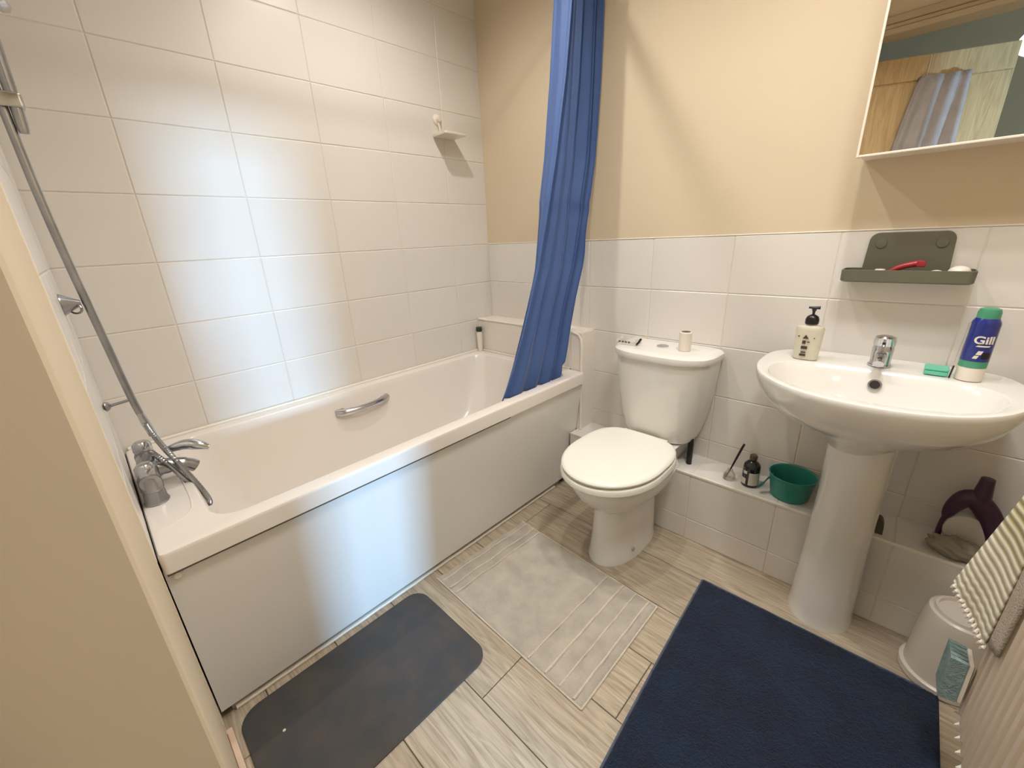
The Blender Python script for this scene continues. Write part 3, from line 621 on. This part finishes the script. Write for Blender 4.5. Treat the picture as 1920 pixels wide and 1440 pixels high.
tc_ = thing('mint_box', 'small mint green plastic box between basin tap and blue can', 'box', (1.853, -.12, BZ))
obj('lid', mbox(1.829, 1.877, -.140, -.095, Z + .012, Z + .0205, bev=.004, seg=2), MINT, tc_)
obj('tray', mbox(1.830, 1.876, -.139, -.096, Z, Z + .0122, bev=.003, seg=2), MINT, tc_)
st = thing('plastic_stick', 'slim clear plastic stick leaning on the left of the blue can', 'stick', (1.884, -.14, BZ))
bm = B(); tube(bm, [(1.8775, -.147, Z + .003), (1.8815, -.142, Z + .05), (1.884, -.140, Z + .11), (1.885, -.138, Z + .145)], [.003, .0028, .0024, .0022], 8); obj('handle', bm, CLEAR, st)
bm = B(); tube(bm, [(1.8775, -.151, Z + .002), (1.880, -.1475, Z + .035)], .0018, 6); obj('dark_stripe', bm, BLACK, st)

# ------------------------------------------------------------------ items on the cistern and bath corner
ob = thing('cleaner_tub', 'white cylindrical can standing on right of toilet cistern', 'can', (1.185, -.11, .778))
obj('body', lathe([(0, 0), (.0215, 0), (.0225, .002), (.0225, .066), (.021, .070), (.017, .072)], 28, at=(1.180, -.113, .7785), cap=False), PLASTW, ob)
obj('top_dimple', lathe([(.017, .072), (.016, .0715), (.004, .069), (0, .069)], 24, at=(1.180, -.113, .7785), cap=False), GREYF, ob, label='grey hollow top')
cb_ = thing('clear_box', 'small clear plastic box lying on left of toilet cistern', 'box', (.955, -.12, .778))
cx0, cx1, cy0, cy1, cz = .915, 1.000, -.160, -.100, .7785
obj('body', mbox(cx0, cx1, cy0, cy1, cz, cz + .026, bev=.004, seg=2), CLEAR, cb_)
bm = B()
for k in range(4): box(bm, cx0 + .012 + k * .014, cx0 + .021 + k * .014, cy0 - .0008, cy0 + .0002, cz + .009, cz + .015)
obj('printed_marks', bm, GREYF, cb_, smooth=False)
bl = thing('black_clip', 'tiny black clip leaning on the clear box on cistern', 'clip', (1.006, -.14, .778))
bm = B(); tube(bm, [(1.0035, -.156, .7825), (1.010, -.146, .795), (1.014, -.138, .806)], [.0035, .0045, .0045], 8); obj('body', bm, BLACK, bl)
sp = thing('shampoo_bottle', 'slim white bottle with dark green cap on far bathtub corner', 'bottle', (.036, -.15, RIM))
obj('bottle', lathe([(0, 0), (.012, 0), (.013, .003), (.0155, .06), (.0165, .105), (.013, .114), (.010, .116)], 24, at=(.040, -.146, RIM + .0005), cap=False), PLASTW, sp)
obj('cap', lathe([(.0165, .114), (.0175, .116), (.0175, .134), (.014, .139), (0, .139)], 24, at=(.040, -.146, RIM + .0005), cap=False), GREENC, sp, label='dark green cap')

# suction soap holder on the left wall
sc = thing('suction_soap_holder', 'small white suction soap holder on the tiled left wall', 'holder', (.03, -.28, 1.68))
obj('suction_knob', lathe([(0, 0), (.024, 0), (.022, .005), (.013, .010), (.012, .017), (.009, .020), (0, .021)], 22, M=Matrix.Translation((.0085, -.285, 1.742)) @ Matrix.Rotation(PI / 2, 4, 'Y') , cap=False), PLASTW, sc)
bm = B(); tube(bm, [(.016, -.285, 1.73), (.022, -.283, 1.705), (.018, -.28, 1.678)], .005, 8); obj('stalk', bm, PLASTW, sc)
bm = B(); loft(bm, [rrect(.009, .108, -.318, -.197, .012, 1.668, 4), rrect(.009, .110, -.320, -.195, .012, 1.671, 4), rrect(.009, .110, -.320, -.195, .012, 1.678, 4), rrect(.012, .106, -.316, -.199, .010, 1.678, 4), rrect(.014, .104, -.314, -.201, .010, 1.672, 4)])
obj('dish', bm, PLASTW, sc)

# ------------------------------------------------------------------ items on the ledge
LZ = BT + .001
gl = thing('glass_jar', 'tiny clear glass jar holding a black stick on the ledge', 'jar', (1.398, -.115, BT))
obj('glass', lathe([(0, 0), (.018, 0), (.021, .006), (.021, .020), (.013, .032), (.010, .036), (.010, .044), (.008, .044), (.008, .034), (.018, .020), (.018, .006), (0, .004)], 24, at=(1.398, -.118, LZ), cap=False), CLEAR, gl)
bs = thing('eyebrow_brush', 'thin black brush leaning in the tiny glass jar on the ledge', 'brush', (1.395, -.12, BT))
bm = B(); tube(bm, [(1.388, -.122, LZ + .008), (1.399, -.112, LZ + .045), (1.409, -.100, LZ + .085), (1.419, -.088, LZ + .125), (1.424, -.082, LZ + .142)], [.0035, .0026, .004, .0042, .0036], 8); obj('handle', bm, BLACK, bs)
bm = B(); tube(bm, [(1.385, -.124, LZ + .006), (1.390, -.119, LZ + .022)], [.006, .004], 8); obj('tip', bm, GREYF, bs)
bk = thing('black_bottle', 'black bottle with pale labels beside the glass jar on ledge', 'bottle', (1.468, -.10, BT))
KX, KY = 1.466, -.108
obj('bottle', lathe([(0, 0), (.027, 0), (.0285, .003), (.0285, .072), (.026, .086), (.016, .097), (.010, .100), (.010, .106)], 30, at=(KX, KY, LZ), cap=False), BLACKG, bk)
obj('cap', lathe([(.0115, .104), (.0125, .106), (.0125, .120), (.011, .122), (0, .122)], 22, at=(KX, KY, LZ), cap=False), GREYF, bk)
def lab(bm, a0, a1, z0, z1, r=.0292):
    lo_ = []; hi_ = []
    for k in range(9):
        th = a0 + (a1 - a0) * k / 8; lo_.append(bm.verts.new((KX + r * math.cos(th), KY + r * math.sin(th), LZ + z0))); hi_.append(bm.verts.new((KX + r * math.cos(th), KY + r * math.sin(th), LZ + z1)))
    for k in range(8): bm.faces.new((lo_[k], lo_[k + 1], hi_[k + 1], hi_[k]))
bm = B(); lab(bm, -2.7, -1.85, .010, .034); lab(bm, -1.55, -.3, .010, .060); obj('pale_label', bm, LABELW, bk, smooth=False)
bm = B(); lab(bm, -2.3, -1.8, .052, .064); obj('pale_label', bm, LABELW, bk, smooth=False)
jg = thing('teal_jug', 'teal plastic bathing jug with handle on ledge left of pedestal', 'jug', (1.592, -.09, BT))
JX, JY = 1.590, -.096
obj('bowl', lathe([(0, 0), (.054, 0), (.058, .003), (.065, .05), (.070, .082), (.073, .086), (.070, .087), (.066, .082), (.060, .045), (.053, .006), (0, .005)], 40, at=(JX, JY, LZ), cap=False), TEAL, jg)
bm = B(); hp = smooth_path([(JX - .056, JY - .014, LZ + .068), (JX - .066, JY - .028, LZ + .058), (JX - .076, JY - .042, LZ + .038), (JX - .088, JY - .050, LZ + .026)], 5)
rings = []
for i, p in enumerate(hp):
    w_ = .013 - .003 * i / len(hp); t_ = .004
    rings.append([(p.x, p.y - w_, p.z - t_), (p.x, p.y + w_, p.z - t_), (p.x, p.y + w_, p.z + t_), (p.x, p.y - w_, p.z + t_)])
loft(bm, rings); obj('handle', bm, TEAL, jg)
dk = thing('cleaning_pad', 'dark grey rounded pad on the ledge just right of the pedestal', 'pad', (1.838, -.13, BT))
bm = B(); pr = [(1.815 + .031 * (1 - math.cos(PI * k / 12)) * .5 * 1.0, LZ + .052 * math.sin(PI * k / 12) ** .8) for k in range(13)]
loft(bm, [[(x, -.150, z) for x, z in pr], [(x, -.125, z) for x, z in pr]]); obj('body', bm, GREYF, dk)
# purple pack + clear bag
pp = thing('purple_spray_bottle', 'dark purple arch handled bottle on ledge near the radiator', 'bottle', (2.015, -.07, BT))
bm = B(); hp = smooth_path([(1.962, -.075, LZ), (1.962, -.075, LZ + .06), (1.972, -.075, LZ + .120), (1.994, -.075, LZ + .160), (2.020, -.075, LZ + .150), (2.048, -.075, LZ + .110), (2.066, -.075, LZ + .055), (2.062, -.075, LZ + .004)], 6)
tube(bm, hp, [.007 + .020 * math.sin(PI * min(1, max(0, (k - 8) / (len(hp) - 9)))) ** .6 for k in range(len(hp))], 14)
for v in bm.verts: v.co.y = -.075 + (v.co.y + .075) * .75
obj('arched_handle', bm, PURPLE, pp)
obj('neck', lathe([(0, 0), (.017, 0), (.020, .02), (.016, .055), (.014, .075), (0, .076)], 18, at=(2.016, -.075, LZ + .155), cap=False), PURPLE, pp)
bm = B(); loft(bm, [se(0, 0, .046, .052, .052, 2, 2, 30, 0), se(0, 0, .048, .054, .054, 2, 2, 30, .012), se(0, 0, .044, .050, .050, 2, 2, 30, .024)])
bmesh.ops.transform(bm, matrix=Matrix.Translation((2.010, -.060, LZ + .056)) @ Matrix.Rotation(PI / 2, 4, 'X'), verts=bm.verts[:]); obj('pale_belly', bm, LABELW, pp, label='pale round belly inside the purple arch')
bg = thing('plastic_bag', 'crumpled clear bag of wipes in front of the purple bottle', 'bag', (2.0, -.13, BT))
bm = B(); bmesh.ops.create_icosphere(bm, subdivisions=4, radius=1)
for v in bm.verts:
    r_ = 1 + .10 * math.sin(v.co.x * 9 + v.co.y * 5) + .08 * math.sin(v.co.z * 11 + v.co.x * 7)
    v.co = Vector((2.000 + v.co.x * .062 * r_, -.130 + v.co.y * .036 * r_, LZ + .024 + max(-.024, v.co.z * .028 * r_)))
obj('film', bm, mat('cloudy_film', (172, 164, 146), .25, trans=.2, var=.25, vscale=30), bg)

# ------------------------------------------------------------------ bin, radiator, flannel, brush
bn = thing('upturned_bucket', 'white plastic bucket standing upside down under the washbasin', 'bucket', (2.035, -.268, 0))
NX_, NY_ = 2.034, -.268
obj('wall', lathe([(.083, .0), (.083, .022), (.079, .023), (.076, .12), (.071, .200), (.066, .222), (.060, .226), (.056, .222), (0, .222)], 44, at=(NX_, NY_, .001), cap=False), PLASTW, bn)
obj('rim', lathe([(.083, .0), (.0875, .002), (.0875, .020), (.083, .023), (.081, .0)], 44, at=(NX_, NY_, .001), cap=False), PLASTW, bn)
obj('foot_ring', lathe([(.050, .222), (.056, .222), (.055, .232), (.049, .232), (.048, .222)], 40, at=(NX_, NY_, .001), cap=False), PLASTW, bn)

RFX = 2.020; RY0, RY1, RZ0, RZ1 = -1.08, -0.560, 0.188, 0.79
ra = thing('radiator', 'white corrugated panel radiator on the right wall by camera', 'radiator', (2.06, -.85, RZ0))
bm = B(); P_ = 0.0343; npf = int((RY1 - RY0) / P_); prof = []
for k in range(npf):
    y = RY1 - k * P_
    for dy, dx in ((0, .012), (.009, .012), (.014, 0), (.0293, 0)): prof.append((RFX + dx, y - dy))
prof.append((RFX + .012, RY0))
zs = [(RZ0, .014), (RZ0 + .006, .009), (RZ0 + .022, 0), (RZ1 - .02, 0), (RZ1 - .004, .009), (RZ1, .014)]
g = []
for z, d in zs: g.append([bm.verts.new((min(x + (d if x < RFX + .004 else max(0, d - .004)), RFX + .016), y, z)) for x, y in prof])
for a, b in zip(g, g[1:]):
    for i in range(len(prof) - 1): bm.faces.new((a[i], a[i + 1], b[i + 1], b[i]))
bmesh.ops.recalc_face_normals(bm, faces=bm.faces[:])
for f in bm.faces:
    if f.calc_center_median().x < RFX + .1 and f.normal.x > 0: bmesh.ops.reverse_faces(bm, faces=bm.faces[:]); break
obj('front_panel', bm, RADM, ra, smooth=False)
for k in range(npf):
    yc = RY1 - k * P_ - .0045; fb = B(); a = [fb.verts.new(p) for p in ((RFX + .0125, yc - .008, RZ0 + .020), (RFX + .0125, yc + .008, RZ0 + .020), (RFX - .003, yc - .003, RZ0 + .001), (RFX - .003, yc - .005, RZ0 + .001), (RFX + .0125, yc - .008, RZ0), (RFX + .0125, yc + .008, RZ0))]
    for q in ((0, 1, 2, 3), (0, 3, 4), (1, 5, 2), (3, 2, 5, 4)): fb.faces.new([a[i] for i in q])
    bmesh.ops.recalc_face_normals(fb, faces=fb.faces[:]); obj('flute_end', fb, RAD_LIT, ra, smooth=False)  # wedge added in lighter enamel for the lit slope of the flute bottom
obj('rear_panel', mbox(RFX + .016, RFX + .060, RY0, RY1, RZ0 + .004, RZ1 - .004, bev=.003), RADM, ra)
bm = B()
for k in range(15): box(bm, RFX + .012, RFX + .062, RY0 + .02 + k * .036, RY0 + .036 + k * .036, RZ1, RZ1 + .008)
obj('top_grille', bm, RADM, ra, smooth=False)
for y in (RY0 + .08, RY1 - .08): obj('wall_bracket', mbox(RFX + .058, RX, y - .015, y + .015, RZ0 + .05, RZ1 - .06), RADM, ra, smooth=False)
bm = B(); tube(bm, [(2.075, RY1 + .03, -.003), (2.075, RY1 + .03, RZ0 + .03), (2.06, RY1 - .01, RZ0 + .04)], .0085, 10); obj('pipe', bm, RADM, ra)
bm = B(); tube(bm, [(2.075, RY1 + .03, .12), (2.075, RY1 + .03, RZ0 + .035)], .015, 14); obj('valve', bm, CHROME, ra)

# flannel with stripes
def stripes():
    M = bpy.data.materials.new('striped_flannel'); M.use_nodes = True; N = M.node_tree.nodes; L = M.node_tree.links; b = N['Principled BSDF']
    uv = N.new('ShaderNodeUVMap'); uv.uv_map = 'UVMap'; sx = N.new('ShaderNodeSeparateXYZ'); L.new(uv.outputs[0], sx.inputs[0])
    wv = N.new('ShaderNodeMath'); wv.operation = 'MULTIPLY'; wv.inputs[1].default_value = 2 * PI * 19; L.new(sx.outputs['Y'], wv.inputs[0])
    sn = N.new('ShaderNodeMath'); sn.operation = 'SINE'; L.new(wv.outputs[0], sn.inputs[0])
    r1 = N.new('ShaderNodeValToRGB'); r1.color_ramp.elements[0].position = .0; r1.color_ramp.elements[0].color = lin((182, 170, 140)) + (1,); r1.color_ramp.elements[1].position = .6; r1.color_ramp.elements[1].color = lin((240, 232, 214)) + (1,)
    mr = N.new('ShaderNodeMapRange'); mr.inputs['From Min'].default_value = -1; L.new(sn.outputs[0], mr.inputs['Value']); L.new(mr.outputs[0], r1.inputs[0])
    r2 = N.new('ShaderNodeValToRGB'); r2.color_ramp.elements[0].color = lin((158, 146, 96)) + (1,); r2.color_ramp.elements[1].color = lin((226, 218, 190)) + (1,); L.new(mr.outputs[0], r2.inputs[0])
    gt = N.new('ShaderNodeValToRGB'); gt.color_ramp.elements[0].position = .42; gt.color_ramp.elements[1].position = .60; gt.color_ramp.elements[0].color = (0, 0, 0, 1); gt.color_ramp.elements[1].color = (1, 1, 1, 1); L.new(sx.outputs['Y'], gt.inputs[0])
    mx_ = N.new('ShaderNodeMix'); mx_.data_type = 'RGBA'; L.new(gt.outputs[0], mx_.inputs[0]); L.new(r1.outputs[0], mx_.inputs[6]); L.new(r2.outputs[0], mx_.inputs[7])
    L.new(mx_.outputs[2], b.inputs['Base Color']); b.inputs['Roughness'].default_value = .95
    bp = N.new('ShaderNodeBump'); bp.inputs['Strength'].default_value = .6; bp.inputs['Distance'].default_value = .003; L.new(mr.outputs[0], bp.inputs['Height']); L.new(bp.outputs[0], b.inputs['Normal'])
    return M
STRIPE = stripes()
fc = thing('flannel', 'striped white and olive flannel hanging beside the radiator', 'flannel', (1.99, -.56, .6))
# corners on the plane y ~ -0.56: left, bottom, upper right
Lc, Bc, Tr, Tl = Vector((1.950, -.552, .493)), Vector((2.012, -.598, .402)), Vector((2.014, -.612, .800)), Vector((2.004, -.560, .800))
bm = B(); uvl = bm.loops.layers.uv.new('UVMap'); nu, nv = 26, 40; g = []
for j in range(nv + 1):
    t = j / nv; row = []
    for i in range(nu + 1):
        s = i / nu; a = Lc.lerp(Bc, s); b = Tl.lerp(Tr, s); p = a.lerp(b, t)
        p = p + Vector((-.35, -.8, 0)) * (.0035 * math.sin(s * 7 + t * 2) * (1 - t * .5)) + Vector((0, 0, .003 * math.sin(s * 40) * (1 - t) ** 6))
        p.x = min(p.x, 2.0165)
        row.append((bm.verts.new(p), s, t))
    g.append(row)
for j in range(nv):
    for i in range(nu):
        q = (g[j][i], g[j][i + 1], g[j + 1][i + 1], g[j + 1][i]); f = bm.faces.new([x[0] for x in q])
        for lp, x in zip(f.loops, q): lp[uvl].uv = (x[1], x[2])
o = obj('striped_face', bm, STRIPE, fc); md = o.modifiers.new('s', 'SOLIDIFY'); md.thickness = .004; md.offset = 0
bm = B()
for k in range(13):
    s = (k + .5) / 13; p = Lc.lerp(Bc, s); d = Vector((-.002, -.002, -.001)); tube(bm, [p + Vector((-.003, -.004, -.006)), p + Vector((0, -.005, 0)), p + Vector((.003, -.002, .007))], [.002, .004, .002], 7)
obj('blanket_stitch', bm, PLASTW, fc, label='white stitched edge')
bm = B(); g = []
for j in range(21):
    t = j / 20; row = []
    for i in range(13):
        s = i / 12; x = 2.0145; y = -.588 - s * (.075 + .02 * t); z = .415 + s * .03 + t * (.375 - s * .0)
        row.append(bm.verts.new((x + .0015 * math.sin(s * 9), y, z)))
    g.append(row)
for j in range(20):
    for i in range(12): bm.faces.new((g[j][i], g[j][i + 1], g[j + 1][i + 1], g[j + 1][i]))
o = obj('beige_back_fold', bm, BEIGEF, fc, label='plain beige fold lying on the radiator'); md = o.modifiers.new('s', 'SOLIDIFY'); md.thickness = .006; md.offset = 0
bm = mbox(1.990, 2.000, -.566, -.563, .655, .690, bev=.001); obj('care_tag', bm, PLASTW, fc)
bm = B(); tube(bm, [(2.006, -.585, .795), (2.012, -.59, .812), (2.024, -.59, .80), (2.026, -.59, .79)], .003, 8); obj('hanging_loop', bm, BEIGEF, fc)

br = thing('scrubbing_brush', 'small brush with grey teal bristles hanging on radiator edge', 'brush', (2.0, -.55, .28))
bm = B(); Mb = Matrix.Translation((2.000, -.560, .285)) @ Matrix.Rotation(math.radians(-8), 4, 'X')
box(bm, .006, .017, -.034, .034, -.050, .050, bev=.008, seg=2, M=Mb); obj('brush_back', bm, PLASTW, br)
bm = B()
for iy in range(5):
    for iz in range(9):
        y = -.028 + iy * .014; z = -.043 + iz * .0107; a = [Mb @ Vector((.007, y + dy * .005, z + dz * .005)) for dy, dz in ((-1, -1), (1, -1), (1, 1), (-1, 1))]; b = [Mb @ Vector((-.020, y * 1.06 + dy * .0068, z * 1.04 + dz * .006)) for dy, dz in ((-1, -1), (1, -1), (1, 1), (-1, 1))]
        loft(bm, [a, b])
obj('bristles', bm, TEALBR, br, kind='stuff')

# ------------------------------------------------------------------ mats
def slabmat(name, label, cat, quad, z1, m_, r=.01, nx=1, wav=0, part='mat_body', corner=6):
    t = thing(name, label, cat, (sum(p[0] for p in quad) / 4, sum(p[1] for p in quad) / 4, 0)); return t
dm = slabmat('rubber_mat', 'charcoal rubber mat with rounded corners beside the bathtub', 'mat', [(.67, -1.68), (1.05, -1.68), (1.05, -1.075), (.67, -1.075)], .006, RUBBER)
def skewed(p): # slight taper measured on the photo
    return p
bm = B(); x0, x1, y0, y1 = .668, 1.052, -1.664, -1.072
loft(bm, [rrect(x0, x1, y0, y1, .055, .0008, 8), rrect(x0, x1, y0, y1, .055, .0045, 8), rrect(x0 + .003, x1 - .003, y0 + .003, y1 - .003, .053, .0062, 8)])
obj('mat_body', bm, RUBBER, dm)
bm = B()
for k in range(2): pass
obj('white_speck', lathe([(0, 0), (.004, 0), (.003, .001), (0, .001)], 10, at=(.80, -1.585, .0062), cap=False), PLASTW, dm)
bm.free()
gt = slabmat('bath_towel_mat', 'taupe towelling bath mat with woven borders before the toilet', 'mat', [(.685, -1.0), (1.35, -1.0), (1.35, -.56), (.685, -.56)], .006, TOWELM)
bm = B(); g = []; nx, ny = 110, 70; Q = [Vector((.676, -.998, 0)), Vector((1.349, -1.014, 0)), Vector((1.351, -.573, 0)), Vector((.699, -.541, 0))]
bands = [(.045, .010), (.115, .014), (.165, .008), (.70, .010), (.80, .016), (.88, .008), (.955, .012)]
for j in range(ny + 1):
    row = []
    for i in range(nx + 1):
        u = i / nx; v = j / ny; p = (Q[0].lerp(Q[1], u)).lerp(Q[3].lerp(Q[2], u), v)
        h = .0075 + .0012 * math.sin(u * 37 + v * 11) * math.sin(v * 29 + u * 7)
        for c_, w_ in bands:
            if abs(u - c_) < w_: h -= .0022
        if i in (0, nx) or j in (0, ny): h = .0008
        wob = .0022 * math.sin(v * 17) if u < .2 else 0
        row.append(bm.verts.new((p.x + wob + random.uniform(-.0004, .0004), p.y, h)))
    g.append(row)
for j in range(ny):
    for i in range(nx): bm.faces.new((g[j][i], g[j][i + 1], g[j + 1][i + 1], g[j + 1][i]))
obj('towelling', bm, TOWELM, gt)
for c_, w_ in bands:
    bm = B(); a0 = []; 
    for k in range(13):
        v = .012 + .976 * k / 12; u = c_ + .0012 * math.sin(k * 1.7); p = (Q[0].lerp(Q[1], u)).lerp(Q[3].lerp(Q[2], u), v); a0.append((p.x + (.0022 * math.sin(v * 17) if u < .2 else 0), p.y, .0066))
    tube(bm, a0, .0028 if w_ < .012 else .0038, 6)
    for v_ in bm.verts: v_.co.z = max(.0055, v_.co.z)
    bmesh.ops.scale(bm, vec=(1, 1, 1), verts=bm.verts[:]); obj('woven_band', bm, TOWELB, gt, label='paler woven border band')
bm = B(); tube(bm, [(Q[0].lerp(Q[1], k / 12)).to_tuple()[:2] + (.003,) for k in range(13)], .0028, 6); tube(bm, [(Q[1].lerp(Q[2], k / 8)).to_tuple()[:2] + (.003,) for k in range(9)], .003, 6); tube(bm, [(Q[3].lerp(Q[2], k / 8)).to_tuple()[:2] + (.003,) for k in range(9)], .0028, 6)
obj('hem', bm, TOWELB, gt)
nm = slabmat('navy_bath_mat', 'large navy blue pile bath mat in front of the washbasin', 'mat', [(1.45, -1.25), (2.04, -1.25), (2.03, -.345), (1.43, -.355)], .012, NAVY)
Q = [Vector((1.474, -1.27, 0)), Vector((2.046, -1.27, 0)), Vector((2.034, -.349, 0)), Vector((1.424, -.356, 0))]
bm = B(); g = []; nx, ny = 150, 190
for j in range(ny + 1):
    row = []
    for i in range(nx + 1):
        u = i / nx; v = j / ny; p = (Q[0].lerp(Q[1], u)).lerp(Q[3].lerp(Q[2], u), v)
        h = .0095 + random.uniform(-.0014, .0014) + .0010 * math.sin(u * 60) + .001 * math.sin(v * 23 + u * 9)
        if i in (0, nx) or j in (0, ny): h = .001
        row.append(bm.verts.new((p.x - .004 * math.sin(v * PI) * (1 - u), p.y, h)))
    g.append(row)
for j in range(ny):
    for i in range(nx): bm.faces.new((g[j][i], g[j][i + 1], g[j + 1][i + 1], g[j + 1][i]))
obj('pile', bm, NAVY, nm)
bm = B(); E_ = [Q[3].lerp(Q[0], k / 20) for k in range(21)]
tube(bm, [(p.x - .003 - .004 * math.sin(k / 20 * PI), p.y, .0035) for k, p in enumerate(E_)], .0035, 6)
tube(bm, [(Q[3].lerp(Q[2], k / 12).x, Q[3].lerp(Q[2], k / 12).y + .002, .0035) for k in range(13)], .0035, 6); obj('hem', bm, NAVYE, nm)

# ------------------------------------------------------------------ ceiling spot lamps
for k, (x, y, z, e) in enumerate(SPOTS):
    t = thing('ceiling_spotlight', ('chrome ceiling spotlight above the bathtub', 'chrome ceiling spotlight above the toilet', 'chrome ceiling spotlight above the washbasin')[k], 'light', (x, y, CZ))
    obj('ring', lathe([(.045, 0), (.046, -.006), (.034, -.009), (.033, -.002)], 28, at=(x, y, CZ), cap=False), CHROME, t)
    obj('lamp_face', lathe([(0, -.003), (.032, -.003)], 24, at=(x, y, CZ), cap=False), GLOW, t)
    d = bpy.data.lights.new('spot', 'SPOT'); d.energy = SPOT_POWER * e; d.color = SPOT_COL; d.spot_size = math.radians(160); d.spot_blend = 1.0; d.shadow_soft_size = 0.02
    lo = bpy.data.objects.new('spot', d); lo.location = (x, y, z); col.objects.link(lo)
# unseen round fill light, added to soften the shade below
t = thing('ceiling_fill_light', 'added round fill light on the right side of the ceiling', 'light', (1.82, -0.98, CZ))
obj('base', lathe([(0, 0), (.15, 0), (.15, -.02), (0, -.02)], 40, at=(1.82, -0.98, CZ), cap=False), PLASTW, t)
d = bpy.data.lights.new('soft_fill', 'AREA'); d.shape = 'DISK'; d.size = 0.28; d.energy = FILL_POWER; d.color = FILL_COL; d.spread = math.radians(130)
lo = bpy.data.objects.new('soft_fill', d); lo.location = (1.82, -0.98, CZ - .026); col.objects.link(lo)
# hall lamp seen in the mirror beside the door edge
t = thing('hall_lamp', 'glowing white lamp in the hall seen in the cabinet mirror', 'lamp', (1.94, -2.33, 2.05))
bm = B(); bmesh.ops.create_uvsphere(bm, u_segments=20, v_segments=12, radius=.06); bmesh.ops.translate(bm, vec=(1.945, -2.33, 2.03), verts=bm.verts[:]); obj('globe', bm, GLOW, t)
bm = B(); tube(bm, [(1.945, -2.33, 2.08), (1.945, -2.33, CZ)], .006, 8); obj('flex', bm, PLASTW, t)

# ------------------------------------------------------------------ pieces of a part go under that part
SUB = {'toilet': {'cistern_lid': 'cistern', 'flush_button': 'cistern', 'hinge': 'seat_lid', 'fixing_cap': 'pan'},
       'bathtub': {'waste': 'tub_shell', 'deck_ridge': 'tub_shell', 'grip_end': 'grip_handle', 'panel_clip': 'bath_panel'},
       'washbasin': {'overflow_rim': 'bowl', 'overflow_hole': 'bowl', 'basin_waste': 'bowl'},
       'basin_tap': {'lever_plug': 'lever'}, 'bath_mixer_tap': {'tap_head': 'mixer_body', 'diverter_lever': 'mixer_body'},
       'mirror_cabinet': {'door_edge': 'mirror_door'}, 'suction_shelf': {'suction_cup': 'back_plate'},
       'soap_dispenser': {'printed_lettering': 'bottle', 'pump_stem': 'pump_collar', 'pump_nozzle': 'pump_collar'},
       'shaving_gel_can': {'lettering': 'can_body', 'print_stripes': 'can_body', 'black_patch': 'can_body'},
       'clear_box': {'printed_marks': 'body'}, 'black_bottle': {'pale_label': 'bottle'}, 'radiator': {'flute_end': 'front_panel'},
       'flannel': {'blanket_stitch': 'striped_face', 'care_tag': 'striped_face'}, 'hanging_towel': {'hem': 'cloth'},
       'bath_towel_mat': {'woven_band': 'towelling', 'hem': 'towelling'}, 'navy_bath_mat': {'hem': 'pile'},
       'plastic_stick': {'dark_stripe': 'handle'}, 'cleaner_tub': {'top_dimple': 'body'}}
import re
for tn, mp_ in SUB.items():
    T = bpy.data.objects.get(tn)
    if T is None: continue
    kids = list(T.children); by = {}
    for k in kids: by.setdefault(re.sub(r'\.\d+$', '', k.name), k)
    for k in kids:
        b_ = re.sub(r'\.\d+$', '', k.name)
        if b_ in mp_ and mp_[b_] in by:
            k.parent = by[mp_[b_]]; k.matrix_parent_inverse = Matrix()
